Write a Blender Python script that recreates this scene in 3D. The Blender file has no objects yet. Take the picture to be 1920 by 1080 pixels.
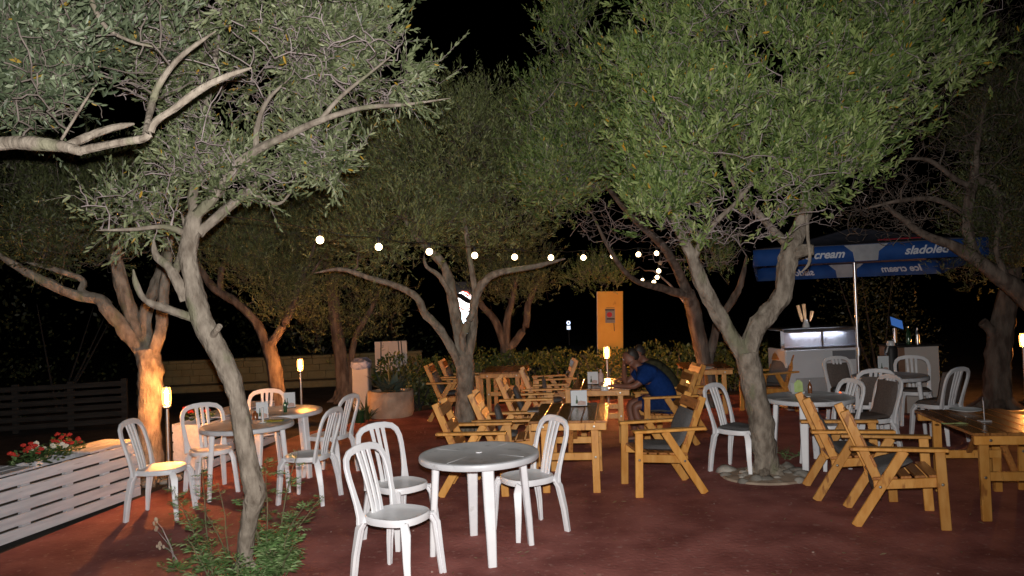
import bpy, math, random
import numpy as np
from mathutils import Vector, Matrix, noise

random.seed(7)
RNG = np.random.default_rng(11)
SC = bpy.context.scene
COL = SC.collection

# ------------------------------------------------------------------ camera
FPX, HC = 1400.0, 1.85                    # focal length in pixels of a 1920 px wide frame, eye height
PITCH, ROLL = math.atan(25 / FPX), math.radians(2.2)
_F = Vector((0, math.cos(PITCH), math.sin(PITCH)))
_R0 = Vector((1, 0, 0)); _U0 = Vector((0, -math.sin(PITCH), math.cos(PITCH)))
_R = _R0 * math.cos(ROLL) - _U0 * math.sin(ROLL)
_U = _U0 * math.cos(ROLL) + _R0 * math.sin(ROLL)
CAM = Vector((0, 0, HC))
cam = bpy.data.objects.new('camera', bpy.data.cameras.new('camera')); COL.objects.link(cam)
cam.data.sensor_width = 36; cam.data.lens = 36 * FPX / 1920; cam.data.clip_end = 500; cam.data.clip_start = 0.05
cam.matrix_world = Matrix(((_R.x, _U.x, -_F.x, CAM.x), (_R.y, _U.y, -_F.y, CAM.y), (_R.z, _U.z, -_F.z, CAM.z), (0, 0, 0, 1)))
SC.camera = cam

def ray(px, py): return _F + _R * ((px - 960) / FPX) + _U * ((540 - py) / FPX)
def P(px, py, d): return CAM + ray(px, py) * d                # the point at depth d seen there
def G(px, py, z=0.0):                                           # the point at height z seen there
    r = ray(px, py); return CAM + r * ((z - HC) / r.z)

# ------------------------------------------------------------------ night sky, the camera's flash, exposure
W = bpy.data.worlds.new('World'); SC.world = W; W.use_nodes = True
nt = W.node_tree; nt.nodes.clear()
sky = nt.nodes.new('ShaderNodeTexSky'); sky.sky_type = 'NISHITA'; sky.sun_disc = False
sky.sun_elevation = math.radians(-6); sky.sun_rotation = math.radians(200)
bg = nt.nodes.new('ShaderNodeBackground'); bg.inputs['Strength'].default_value = 0.012
wo = nt.nodes.new('ShaderNodeOutputWorld')
nt.links.new(sky.outputs[0], bg.inputs[0]); nt.links.new(bg.outputs[0], wo.inputs[0])

fl = bpy.data.lights.new('camera_flash', 'SPOT'); fl.energy = 1700; fl.color = (1.0, 0.965, 0.93)
fl.shadow_soft_size = 0.02; fl.spot_size = math.radians(112); fl.spot_blend = 1.0
flo = bpy.data.objects.new('camera_flash', fl); COL.objects.link(flo)
flo.location = CAM + _U * 0.10
flo.rotation_euler = (P(830, 430, 10) - flo.location).to_track_quat('-Z', 'Y').to_euler()

SC.view_settings.view_transform = 'Standard'; SC.view_settings.look = 'None'
SC.view_settings.exposure = 0; SC.view_settings.gamma = 1
SC.render.engine = 'CYCLES'
cy = SC.cycles; cy.use_denoising = True; cy.max_bounces = 6; cy.diffuse_bounces = 3; cy.transparent_max_bounces = 12
cy.sample_clamp_indirect = 4; cy.caustics_reflective = False; cy.caustics_refractive = False

# ------------------------------------------------------------------ materials
def new_mat(name):
    m = bpy.data.materials.new(name); m.use_nodes = True
    return m, m.node_tree, m.node_tree.nodes['Principled BSDF']
def mat(name, c1, c2=None, scale=8, rough=0.6, stretch=(1, 1, 1), bump=0.0, bscale=None, metal=0.0, spec=0.5, detail=6, lo=0.35, hi=0.65, c3=None, s3=40, t3=0.62, coat=0.0, a3=1.0, vary=0.0):
    m, t, b = new_mat(name); N = t.nodes; L = t.links
    b.inputs['Roughness'].default_value = rough; b.inputs['Metallic'].default_value = metal
    b.inputs['Specular IOR Level'].default_value = spec; b.inputs['Coat Weight'].default_value = coat
    b.inputs['Coat Roughness'].default_value = 0.25
    b.inputs['Base Color'].default_value = (*c1, 1)
    co = N.new('ShaderNodeTexCoord'); mp = N.new('ShaderNodeMapping'); mp.inputs['Scale'].default_value = stretch
    L.new(co.outputs['Object'], mp.inputs['Vector'])
    out = None
    if vary:
        oi = N.new('ShaderNodeObjectInfo'); sc_ = N.new('ShaderNodeVectorMath'); sc_.operation = 'SCALE'; sc_.inputs[0].default_value = (7, 11, 5)
        L.new(oi.outputs['Random'], sc_.inputs['Scale']); L.new(sc_.outputs[0], mp.inputs['Location'])
    if c2:
        n = N.new('ShaderNodeTexNoise'); n.inputs['Scale'].default_value = scale; n.inputs['Detail'].default_value = detail
        L.new(mp.outputs[0], n.inputs['Vector'])
        r = N.new('ShaderNodeValToRGB'); r.color_ramp.elements[0].color = (*c1, 1); r.color_ramp.elements[1].color = (*c2, 1)
        r.color_ramp.elements[0].position = lo; r.color_ramp.elements[1].position = hi
        L.new(n.outputs['Fac'], r.inputs[0]); out = r.outputs[0]
        if c3:
            n3 = N.new('ShaderNodeTexNoise'); n3.inputs['Scale'].default_value = s3; n3.inputs['Detail'].default_value = 4
            L.new(mp.outputs[0], n3.inputs['Vector'])
            r3 = N.new('ShaderNodeValToRGB'); r3.color_ramp.elements[0].position = t3; r3.color_ramp.elements[1].position = t3 + 0.08
            r3.color_ramp.elements[1].color = (a3, a3, a3, 1)
            mx = N.new('ShaderNodeMix'); mx.data_type = 'RGBA'
            L.new(n3.outputs['Fac'], r3.inputs[0]); L.new(r3.outputs[0], mx.inputs['Factor'])
            L.new(out, mx.inputs[6]); mx.inputs[7].default_value = (*c3, 1); out = mx.outputs[2]
        if vary:
            hv = N.new('ShaderNodeHueSaturation'); mr = N.new('ShaderNodeMapRange'); mr.inputs['To Min'].default_value = 1 - vary; mr.inputs['To Max'].default_value = 1 + vary * .5
            L.new(oi.outputs['Random'], mr.inputs['Value']); L.new(mr.outputs[0], hv.inputs['Value']); L.new(out, hv.inputs['Color']); out = hv.outputs[0]
        L.new(out, b.inputs['Base Color'])
    if bump:
        n2 = N.new('ShaderNodeTexNoise'); n2.inputs['Scale'].default_value = bscale or scale * 3; n2.inputs['Detail'].default_value = 8
        L.new(mp.outputs[0], n2.inputs['Vector'])
        bp = N.new('ShaderNodeBump'); bp.inputs['Strength'].default_value = bump; bp.inputs['Distance'].default_value = 0.02
        L.new(n2.outputs['Fac'], bp.inputs['Height']); L.new(bp.outputs[0], b.inputs['Normal'])
    return m
def emit(name, col, strength):
    m, t, b = new_mat(name)
    b.inputs['Base Color'].default_value = (*[min(1, c) for c in col], 1)
    b.inputs['Emission Color'].default_value = (*col, 1); b.inputs['Emission Strength'].default_value = strength
    return m
def glass(name, tint=(0.97, 0.98, 0.98), base=0.02, milk=0.0):
    m = bpy.data.materials.new(name); m.use_nodes = True; t = m.node_tree; N = t.nodes; L = t.links; N.clear()
    tr = N.new('ShaderNodeBsdfTransparent'); tr.inputs[0].default_value = (*tint, 1)
    gl = N.new('ShaderNodeBsdfGlossy'); gl.inputs['Roughness'].default_value = 0.03
    lw = N.new('ShaderNodeLayerWeight'); lw.inputs[0].default_value = 0.12
    ad = N.new('ShaderNodeMath'); ad.operation = 'ADD'; ad.use_clamp = True; ad.inputs[1].default_value = base
    L.new(lw.outputs['Fresnel'], ad.inputs[0])
    mx = N.new('ShaderNodeMixShader'); L.new(ad.outputs[0], mx.inputs[0]); L.new(tr.outputs[0], mx.inputs[1]); L.new(gl.outputs[0], mx.inputs[2])
    o = N.new('ShaderNodeOutputMaterial'); L.new(mx.outputs[0], o.inputs[0])
    return m
def leaf_mat(name, stops, rough=0.45, trans=0.25):
    m, t, b = new_mat(name); N = t.nodes; L = t.links
    a = N.new('ShaderNodeAttribute'); a.attribute_name = 'tone'
    r = N.new('ShaderNodeValToRGB'); cr = r.color_ramp
    while len(cr.elements) < len(stops): cr.elements.new(0.5)
    for e, (p, c) in zip(cr.elements, stops): e.position = p; e.color = (*c, 1)
    L.new(a.outputs['Fac'], r.inputs[0])
    L.new(r.outputs[0], b.inputs['Base Color']); b.inputs['Roughness'].default_value = rough
    b.inputs['Specular IOR Level'].default_value = 0.35
    tl = N.new('ShaderNodeBsdfTranslucent'); L.new(r.outputs[0], tl.inputs[0])
    mx = N.new('ShaderNodeMixShader'); mx.inputs[0].default_value = trans
    L.new(b.outputs[0], mx.inputs[1]); L.new(tl.outputs[0], mx.inputs[2])
    L.new(mx.outputs[0], N['Material Output'].inputs[0])
    return m

M = {}
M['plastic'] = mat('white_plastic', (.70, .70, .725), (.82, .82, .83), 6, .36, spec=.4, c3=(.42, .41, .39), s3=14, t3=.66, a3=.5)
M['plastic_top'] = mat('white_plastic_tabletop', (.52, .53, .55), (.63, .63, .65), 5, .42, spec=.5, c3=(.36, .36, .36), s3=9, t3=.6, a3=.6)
M['pine'] = mat('varnished_pine', (.58, .25, .045), (.72, .36, .09), 5, .42, stretch=(4, 4, 1.2), spec=.45, c3=(.26, .085, .016), s3=4.5, t3=.62, coat=.25, a3=.75, bump=.12, bscale=40, vary=.22)
M['pine_x'] = mat('varnished_pine_planks', (.34, .14, .035), (.48, .22, .06), 4, .3, stretch=(1.2, 14, 14), spec=.5, c3=(.2, .07, .02), s3=3, t3=.6, coat=.5)
M['pine_red'] = mat('varnished_pine_slats', (.36, .13, .035), (.5, .22, .06), 4, .42, stretch=(14, 1.2, 14), c3=(.2, .07, .02), s3=3, t3=.62, coat=.25, vary=.3)
M['bolt'] = mat('steel_bolt', (.6, .58, .52), None, metal=1, rough=.35)
M['pad'] = mat('grey_cushion_fabric', (.13, .125, .125), (.17, .165, .165), 60, .95, bump=.25, bscale=300, spec=.1)
M['pad_brown'] = mat('taupe_cushion_fabric', (.12, .095, .085), (.155, .125, .11), 60, .95, bump=.25, bscale=300, spec=.1)
M['steel'] = mat('brushed_steel', (.5, .48, .45), (.62, .6, .57), 30, .35, metal=1, stretch=(20, 20, 1))
M['steel_dark'] = mat('dark_steel', (.05, .05, .05), None, rough=.45, metal=.6)
M['lamp'] = glass('lamp_frosted_glass', (1.0, .76, .48), 0.02)
_t = M['lamp'].node_tree; _e = _t.nodes.new('ShaderNodeEmission'); _e.inputs[0].default_value = (1.0, .42, .09, 1); _e.inputs[1].default_value = 3.0
_a = _t.nodes.new('ShaderNodeAddShader'); _o = [n for n in _t.nodes if n.type == 'OUTPUT_MATERIAL'][0]; _m = [n for n in _t.nodes if n.type == 'MIX_SHADER'][0]
_t.links.new(_m.outputs[0], _a.inputs[0]); _t.links.new(_e.outputs[0], _a.inputs[1]); _t.links.new(_a.outputs[0], _o.inputs[0])
M['filament'] = emit('lamp_bulb', (1.0, .46, .165), 1450)
M['frost'] = bpy.data.materials.new('frosted_front_glass'); M['frost'].use_nodes = True
_t = M['frost'].node_tree; _t.nodes.clear()
_tr = _t.nodes.new('ShaderNodeBsdfTransparent'); _tl = _t.nodes.new('ShaderNodeBsdfTranslucent'); _tl.inputs[0].default_value = (.8, .82, .9, 1)
_m = _t.nodes.new('ShaderNodeMixShader'); _m.inputs[0].default_value = .5; _o = _t.nodes.new('ShaderNodeOutputMaterial')
_t.links.new(_tr.outputs[0], _m.inputs[1]); _t.links.new(_tl.outputs[0], _m.inputs[2]); _t.links.new(_m.outputs[0], _o.inputs[0])
M['bulb'] = emit('bulb_glass', (1.0, .72, .38), 12)
M['bulb_off'] = mat('unlit_bulb_glass', (.5, .48, .42), None, rough=.15)
M['black'] = mat('black_rubber', (.015, .015, .015), None, rough=.6)
M['terrace'] = mat('red_painted_concrete', (.20, .058, .049), (.37, .13, .11), 2.3, .8, bump=.35, bscale=28, detail=10, c3=(.42, .24, .20), s3=17, t3=.60, spec=.3, a3=.5)
M['ground'] = mat('dusty_ground', (.05, .045, .042), (.09, .082, .075), 2.2, .95, bump=.5, bscale=12, c3=(.15, .14, .13), s3=30, t3=.62, spec=.1)
M['bark'] = mat('olive_bark', (.13, .104, .080), (.335, .288, .232), 11, .85, stretch=(1.5, 1.5, .7), bump=1.0, bscale=24, lo=.3, hi=.7, c3=(.18, .185, .11), s3=3.2, t3=.58, spec=.2, a3=.6)
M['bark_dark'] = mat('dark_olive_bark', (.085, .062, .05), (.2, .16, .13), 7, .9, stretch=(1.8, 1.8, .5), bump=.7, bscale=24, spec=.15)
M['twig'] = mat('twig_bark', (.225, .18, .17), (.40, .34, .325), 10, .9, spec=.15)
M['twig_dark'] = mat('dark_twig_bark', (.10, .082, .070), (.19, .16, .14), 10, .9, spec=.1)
G0 = [(0, (.03, .045, .024)), (.35, (.09, .118, .064)), (.7, (.175, .215, .125)), (.94, (.32, .36, .24)), (.965, (.3, .2, .03)), (1, (.36, .24, .04))]
G1 = [(0, (.045, .06, .026)), (.3, (.125, .155, .07)), (.65, (.23, .265, .135)), (.93, (.40, .435, .26)), (.965, (.42, .25, .03)), (1, (.5, .33, .05))]
G2 = [(0, (.036, .066, .016)), (.3, (.125, .19, .05)), (.7, (.27, .345, .115)), (.94, (.45, .50, .23)), (.965, (.45, .24, .02)), (1, (.52, .33, .03))]
G3 = [(0, (.07, .085, .03)), (.4, (.19, .225, .082)), (.8, (.31, .35, .15)), (.97, (.42, .45, .25)), (1, (.2, .13, .03))]
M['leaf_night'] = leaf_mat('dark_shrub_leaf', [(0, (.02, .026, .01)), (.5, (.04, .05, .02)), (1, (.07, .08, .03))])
M['leaf_shade'] = leaf_mat('shaded_green_leaf', [(0, (.03, .038, .014)), (.4, (.075, .09, .035)), (.8, (.13, .15, .06)), (1, (.2, .21, .1))])  # shade on the dim crowns is put into this leaf colour
M['leaf_near'] = leaf_mat('olive_leaf_near_dimmed', G0)  # olive leaf darkened to stand in for the flash's fall-off
M['leaf_grey'] = leaf_mat('olive_leaf_greygreen', G1)
M['leaf_green'] = leaf_mat('olive_leaf_green', G2)
M['leaf_dark'] = leaf_mat('olive_leaf_dark', G3)
M['leaf_weed'] = leaf_mat('weed_leaf', [(0, (.05, .10, .03)), (.5, (.14, .25, .08)), (1, (.32, .42, .2))])
M['leaf_hedge'] = leaf_mat('hedge_leaf', [(0, (.05, .07, .016)), (.6, (.14, .165, .04)), (1, (.26, .26, .07))])
M['agave'] = mat('agave_leaf', (.05, .075, .06), (.10, .13, .10), 9, .5)
M['whitewood'] = mat('white_painted_pallet_wood', (.58, .58, .615), (.72, .715, .745), 3, .7, stretch=(1, 8, 8), bump=.25, bscale=18, c3=(.27, .25, .25), s3=4, t3=.66, spec=.2, a3=.7, vary=.14)
M['darkwood'] = mat('weathered_dark_wood', (.014, .012, .011), (.03, .026, .023), 4, .9, stretch=(1, 8, 8))
M['soil'] = mat('soil', (.03, .02, .014), (.06, .045, .03), 20, 1, bump=.8)
M['stone'] = mat('pale_limestone', (.26, .235, .2), (.46, .43, .38), 6, .9, bump=.7, bscale=20, c3=(.36, .2, .1), s3=4, t3=.6, a3=.6, spec=.15, vary=.4)
M['stone_warm'] = mat('warm_rough_stone', (.32, .24, .18), (.47, .37, .28), 5, .95, bump=.9, bscale=14, spec=.1)
M['wallstone'] = mat('wall_stone', (.25, .185, .085), (.31, .235, .115), 3, .95, bump=.6, bscale=15, spec=.1)
M['mortar'] = mat('wall_mortar', (.23, .17, .08), (.29, .22, .105), 9, 1, bump=.4)
M['white'] = mat('white_enamel', (.6, .61, .64), (.66, .67, .7), 3, .4, spec=.4)
M['paper'] = mat('white_paper', (.72, .72, .74), None, rough=.6)
M['grille'] = mat('grey_plastic_grille', (.16, .17, .19), None, rough=.5)
M['greyplate'] = mat('grey_plate', (.36, .36, .37), (.42, .42, .43), 5, .5)
M['alu'] = mat('aluminium_trim', (.55, .56, .58), None, rough=.3, metal=1)
M['glass'] = glass('clear_glass')
M['led'] = emit('led_tube', (.80, .86, 1.0), 48)
M['blue'] = mat('blue_canvas', (.007, .038, .16), (.011, .055, .21), 4, .75, spec=.2)
M['canopy_grey'] = mat('printed_canvas', (.05, .055, .08), (.09, .09, .12), 5, .8, spec=.2)
M['print_white'] = mat('white_print', (.42, .45, .52), None, rough=.7)
M['print_grey'] = mat('pale_grey_print', (.19, .20, .225), (.25, .26, .28), 8, .7)
M['print_red'] = mat('red_print', (.45, .02, .04), None, rough=.7)
M['print_dark'] = mat('dark_print', (.025, .02, .03), None, rough=.7)
M['print_green'] = mat('green_print', (.05, .09, .04), None, rough=.6)
M['print_food'] = mat('pinkish_print', (.5, .3, .26), (.6, .42, .36), 30, .6)
M['orange_board'] = mat('ochre_board_face', (.74, .36, .03), (.8, .44, .05), 3, .6, bump=.15, c3=(.4, .17, .02), s3=5, t3=.68, a3=.6)  # saturated orange base with browner blotches
M['terracotta'] = mat('brown_board', (.19, .1, .06), (.25, .14, .09), 5, .6)
M['beige'] = mat('cream_panel', (.52, .46, .42), (.6, .54, .49), 3, .6)
M['skin'] = mat('tanned_skin', (.16, .066, .042), (.20, .085, .055), 12, .55)
M['blue_shirt'] = mat('blue_cotton', (.005, .024, .11), (.008, .033, .145), 25, .9, bump=.2, spec=.1)
M['navy'] = mat('navy_denim', (.006, .018, .07), (.012, .028, .1), 30, .9, spec=.1)
M['dark_cloth'] = mat('dark_olive_cloth', (.03, .03, .018), (.06, .055, .03), 18, .9, spec=.1)
M['hair'] = mat('dark_hair', (.012, .008, .006), (.03, .02, .015), 40, .6)
M['flower_red'] = mat('red_petals', (.45, .02, .015), (.6, .05, .03), 40, .6)
M['flower_white'] = mat('white_petals', (.75, .68, .52), (.8, .75, .65), 40, .6)
M['napkin_green'] = mat('lime_napkin', (.45, .6, .2), (.55, .68, .3), 20, .8)
M['brown_glass'] = mat('brown_glass', (.18, .06, .02), None, rough=.15)
M['green_glass'] = mat('green_bottle_glass', (.01, .05, .02), None, rough=.1)
M['screen'] = emit('blue_screen', (.05, .16, .5), .55)
M['wafer'] = mat('wafer', (.45, .26, .12), (.55, .34, .17), 30, .8)
M['sign_white'] = emit('lit_sign_face', (1.0, .93, .9), 4)
M['sign_ice'] = emit('lit_sign_pale_blue', (.72, .93, 1.0), 5)
M['sign_red'] = emit('lit_sign_red', (.9, .12, .08), 1.2)
M['sign_small'] = emit('small_lit_sign', (.7, .8, 1.0), 1.6)
M['grit'] = mat('reddish_grit', (.2, .1, .08), (.36, .24, .2), 30, .9)
M['bluebag'] = mat('blue_grey_bag', (.16, .2, .36), (.42, .46, .6), 14, .35)
M['redglow'] = emit('red_candle_glow', (1.0, .12, .03), 2.5)
M['candle'] = emit('candle_flame', (1.0, .5, .15), 10)
M['ceramic'] = mat('white_ceramic', (.62, .64, .65), None, rough=.15)

# ------------------------------------------------------------------ object helpers
def tag(o, label=None, cat=None, group=None, kind=None):
    for k, v in (('label', label), ('category', cat), ('group', group), ('kind', kind)):
        if v: o[k] = v
    return o
def thing(name, label, cat, loc=(0, 0, 0), rz=0.0, group=None):
    o = bpy.data.objects.new(name, None); COL.objects.link(o); o.empty_display_size = .1
    o.location = loc; o.rotation_euler = (0, 0, rz)
    return tag(o, label, cat, group)
def children(o): return list(o.children)
def copy_tree(o, parent=None):
    c = o.copy(); COL.objects.link(c)
    if parent: c.parent = parent
    for ch in children(o): copy_tree(ch, c)
    return c

class MB:
    """collects shapes, then links them as one mesh object"""
    def __init__(s): s.v = []; s.f = []
    def add(s, vs, fs):
        k = len(s.v); s.v.extend([tuple(v) for v in vs]); s.f.extend([tuple(i + k for i in f) for f in fs]); return s
    def box(s, c, size, b=0.0, rot=None):
        x, y, z = [q / 2 for q in size]; c = Vector(c)
        if b <= 0:
            vs = [Vector((i, j, k)) for i in (-x, x) for j in (-y, y) for k in (-z, z)]
            fs = [(0, 1, 3, 2), (4, 6, 7, 5), (0, 4, 5, 1), (2, 3, 7, 6), (0, 2, 6, 4), (1, 5, 7, 3)]
        else:
            vs = []; ix = {}
            for i in (-1, 1):
                for j in (-1, 1):
                    for k in (-1, 1):
                        for a in range(3):
                            p = [i * (x - b), j * (y - b), k * (z - b)]; p[a] = (i, j, k)[a] * (x, y, z)[a]
                            ix[(i, j, k, a)] = len(vs); vs.append(Vector(p))
            fs = []
            for a in range(3):
                o1, o2 = (a + 1) % 3, (a + 2) % 3
                for sg in (-1, 1):
                    q = []
                    for u, w in ((-1, -1), (1, -1), (1, 1), (-1, 1)):
                        t = [0, 0, 0]; t[a] = sg; t[o1] = u; t[o2] = w; q.append(ix[(*t, a)])
                    fs.append(tuple(q if sg > 0 else q[::-1]))
                for u in (-1, 1):
                    for w in (-1, 1):
                        t0 = [0, 0, 0]; t1 = [0, 0, 0]
                        t0[a], t1[a] = -1, 1
                        for t in (t0, t1): t[o1] = u; t[o2] = w
                        q = [ix[(*t0, o1)], ix[(*t1, o1)], ix[(*t1, o2)], ix[(*t0, o2)]]
                        fs.append(tuple(q if u * w > 0 else q[::-1]))
            for i in (-1, 1):
                for j in (-1, 1):
                    for k in (-1, 1):
                        q = [ix[(i, j, k, a)] for a in range(3)]; fs.append(tuple(q if i * j * k > 0 else q[::-1]))
        if rot is not None: vs = [rot @ v for v in vs]
        return s.add([v + c for v in vs], fs)
    def beam(s, p0, p1, w, t, side=(0, 1, 0), b=0.004):
        """bar from p0 to p1: w along side, t across"""
        p0, p1 = Vector(p0), Vector(p1); a = (p1 - p0); L = a.length; a.normalize()
        sd = Vector(side); sd = (sd - a * sd.dot(a)).normalized(); n = a.cross(sd)
        rot = Matrix((sd, n, a)).transposed()
        return s.box((p0 + p1) / 2, (w, t, L), b, rot)
    def sweep(s, pts, normal, ws, ts, cap=True):
        """rectangle swept along pts: ws across in the plane with that normal, ts along the normal"""
        pts = [Vector(p) for p in pts]; n = len(pts); vs = []
        for i, p in enumerate(pts):
            t = (pts[min(i + 1, n - 1)] - pts[max(i - 1, 0)]).normalized()
            nn = Vector(normal[i]) if isinstance(normal, list) else Vector(normal)
            nn = (nn - t * nn.dot(t)).normalized(); sd = t.cross(nn)
            w = ws[i] / 2 if isinstance(ws, (list, tuple)) else ws / 2; h = ts[i] / 2 if isinstance(ts, (list, tuple)) else ts / 2
            c = min(w, h) * .35
            for u, q in ((-w + c, -h), (w - c, -h), (w, -h + c), (w, h - c), (w - c, h), (-w + c, h), (-w, h - c), (-w, -h + c)):
                vs.append(p + sd * u + nn * q)
        fs = [(8 * i + j, 8 * i + (j + 1) % 8, 8 * i + 8 + (j + 1) % 8, 8 * i + 8 + j) for i in range(n - 1) for j in range(8)]
        if cap: fs += [tuple(range(7, -1, -1)), tuple(range(8 * n - 8, 8 * n))]
        return s.add(vs, fs)
    def tube(s, pts, rs, n=8, cap=True, wob=0.0):
        pts = [Vector(p) for p in pts]; m = len(pts); vs = []; fs = []
        if not isinstance(rs, (list, tuple)): rs = [rs] * m
        ref = Vector((.31, .17, .93))
        for i, p in enumerate(pts):
            t = (pts[min(i + 1, m - 1)] - pts[max(i - 1, 0)]).normalized()
            if abs(t.dot(ref)) > .95: ref = Vector((.9, .3, .1))
            a = ref.cross(t).normalized(); b = t.cross(a)
            for k in range(n):
                an = 2 * math.pi * k / n; r = rs[i]
                q = p + a * (math.cos(an) * r) + b * (math.sin(an) * r)
                if wob: q += (q - p) * (wob * noise.noise(q * 9.0) + wob * .8 * noise.noise(q * 23.0))
                vs.append(q)
        for i in range(m - 1):
            for k in range(n): fs.append((n * i + k, n * i + (k + 1) % n, n * i + n + (k + 1) % n, n * i + n + k))
        if cap: fs += [tuple(range(n - 1, -1, -1)), tuple(range(n * m - n, n * m))]
        return s.add(vs, fs)
    def lathe(s, prof, n=24, c=(0, 0, 0), sx=1.0, sy=1.0, power=2.0, close=True):
        vs = []; fs = []; m = len(prof)
        for r, z in prof:
            for k in range(n):
                a = 2 * math.pi * k / n; ca, sa = math.cos(a), math.sin(a)
                e = 2.0 / power
                x = math.copysign(abs(ca) ** e, ca); y = math.copysign(abs(sa) ** e, sa)
                vs.append((c[0] + r * sx * x, c[1] + r * sy * y, c[2] + z))
        for i in range(m - 1):
            for k in range(n): fs.append((n * i + k, n * i + (k + 1) % n, n * i + n + (k + 1) % n, n * i + n + k))
        if close: fs += [tuple(range(n - 1, -1, -1)), tuple(range(n * m - n, n * m))]
        return s.add(vs, fs)
    def sphere(s, c, r, n=10, m=6, sz=1.0):
        return s.lathe([(r * math.sin(math.pi * (i + .12) / (m + .24)), -r * sz * math.cos(math.pi * (i + .12) / (m + .24))) for i in range(m + 1)], n, c)
    def quad(s, a, b, c, d): return s.add([a, b, c, d], [(0, 1, 2, 3)])
    def build(s, name, m, parent=None, smooth=False, loc=None):
        me = bpy.data.meshes.new(name); me.from_pydata(s.v, [], s.f); me.update()
        if smooth:
            for p in me.polygons: p.use_smooth = True
            me.set_sharp_from_angle(angle=math.radians(38))
        me.materials.append(m)
        o = bpy.data.objects.new(name, me); COL.objects.link(o)
        if parent: o.parent = parent
        if loc is not None: o.location = loc
        return o
def share(o, parent, loc=(0, 0, 0), rot=(0, 0, 0)):
    """another object showing the same mesh"""
    c = bpy.data.objects.new(o.name.split('.')[0], o.data); COL.objects.link(c); c.parent = parent
    c.location = loc; c.rotation_euler = rot
    return c

# ------------------------------------------------------------------ setting: ground, terrace
def sheet(name, poly, z, m):
    me = bpy.data.meshes.new(name); me.from_pydata([(x, y, z) for x, y in poly], [], [tuple(range(len(poly)))])
    me.materials.append(m); o = bpy.data.objects.new(name, me); COL.objects.link(o); tag(o, kind='structure'); return o
sheet('ground', [(-120, -40), (120, -40), (120, 200), (-120, 200)], -.035, M['ground'])
tb = MB()
TP = [(-5.2, -3), (9, -3), (9, 9.0), (6.7, 9.7), (6.1, 13.6), (-1.0, 13.6), (-1.9, 12.9), (-2.6, 12.1), (-3.2, 11.2), (-3.75, 8.3), (-4.25, 5.4), (-4.6, 2.0)]
tb.add([(x, y, 0) for x, y in TP] + [(x, y, -.034) for x, y in TP],
       [tuple(range(len(TP)))] + [((i + 1) % len(TP), i, i + len(TP), (i + 1) % len(TP) + len(TP)) for i in range(len(TP))])
tag(tb.build('terrace', M['terrace']), kind='structure')
# ------------------------------------------------------------------ pallet planters, fence, wall, hedge
def planter(name, label, A, B, height, depth, slots, top, group, length_extra=0.0):
    """A and B: ends of the foot of its front face; top: list of (u0, u1) covered by top boards"""
    A = Vector((A.x, A.y, 0)); B = Vector((B.x, B.y, 0)); d = (B - A); Lx = d.length; rz = math.atan2(d.y, d.x)
    t = thing(name, label, 'planter', A, rz, group)                # local x along the face, +y away from the camera side
    n = 5; gap = .022; bh = (height - .02 - gap * (n - 1)) / n
    for side, yy in ((0, 0.011), (1, depth - .011)):
        for i in range(n):
            z = .012 + bh / 2 + i * (bh + gap)
            MB().box((Lx / 2, yy + random.uniform(-.002, .002), z), (Lx + random.uniform(-.01, .006), .022, bh), .003).build('board', M['whitewood'], t)
    for u in slots:
        for yy in (.052, depth - .052):
            MB().box((u, yy - .015, height / 2), (.085, .045, height - .02), .003).build('stringer', M['whitewood'], t)
    for u in (-.008, Lx + .008):
        MB().box((u, depth / 2, height / 2), (.018, depth - .05, height - .03), .003).build('end_board', M['whitewood'], t)
    for u0, u1 in top:
        for yy, w in ((.07, .13), (.215, .13), (.36, .13)):
            if yy < depth: MB().box(((u0 + u1) / 2, yy, height + .012), (u1 - u0, w, .02), .003).build('top_board', M['whitewood'], t)
    MB().box((Lx / 2, depth / 2, height * .47), (Lx - .08, depth - .17, height * .8), 0).build('soil', M['soil'], t)
    return t, A, d.normalized(), Vector((-d.y, d.x, 0)).normalized()
PA, PB = G(0, 1027), G(265, 930)
dirp = (PB - PA).normalized(); PA0 = PA - dirp * 1.25
pl1, pA, pdx, pdy = planter('pallet_planter', 'white painted pallet planter with red and white flowers at the left', PA0, PB, .56, .43,
        [.05, .52, 1.0, 1.52, 1.98, 2.42, (PB - PA0).length - .05], [(0.0, 1.62), (2.22, (PB - PA0).length)], 'white pallet planters along the terrace edge')
q0, q1 = P(388, 885, 8.75), P(518, 840, 10.5)
pl2, p2A, p2dx, p2dy = planter('pallet_planter', 'white painted pallet planter behind the two round tables under the leaning tree', q0, q1, .56, .43,
        [.05, .6, 1.1, 1.6, (q1 - q0).length - .1], [(0.35, (q1 - q0).length)], 'white pallet planters along the terrace edge')

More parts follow.
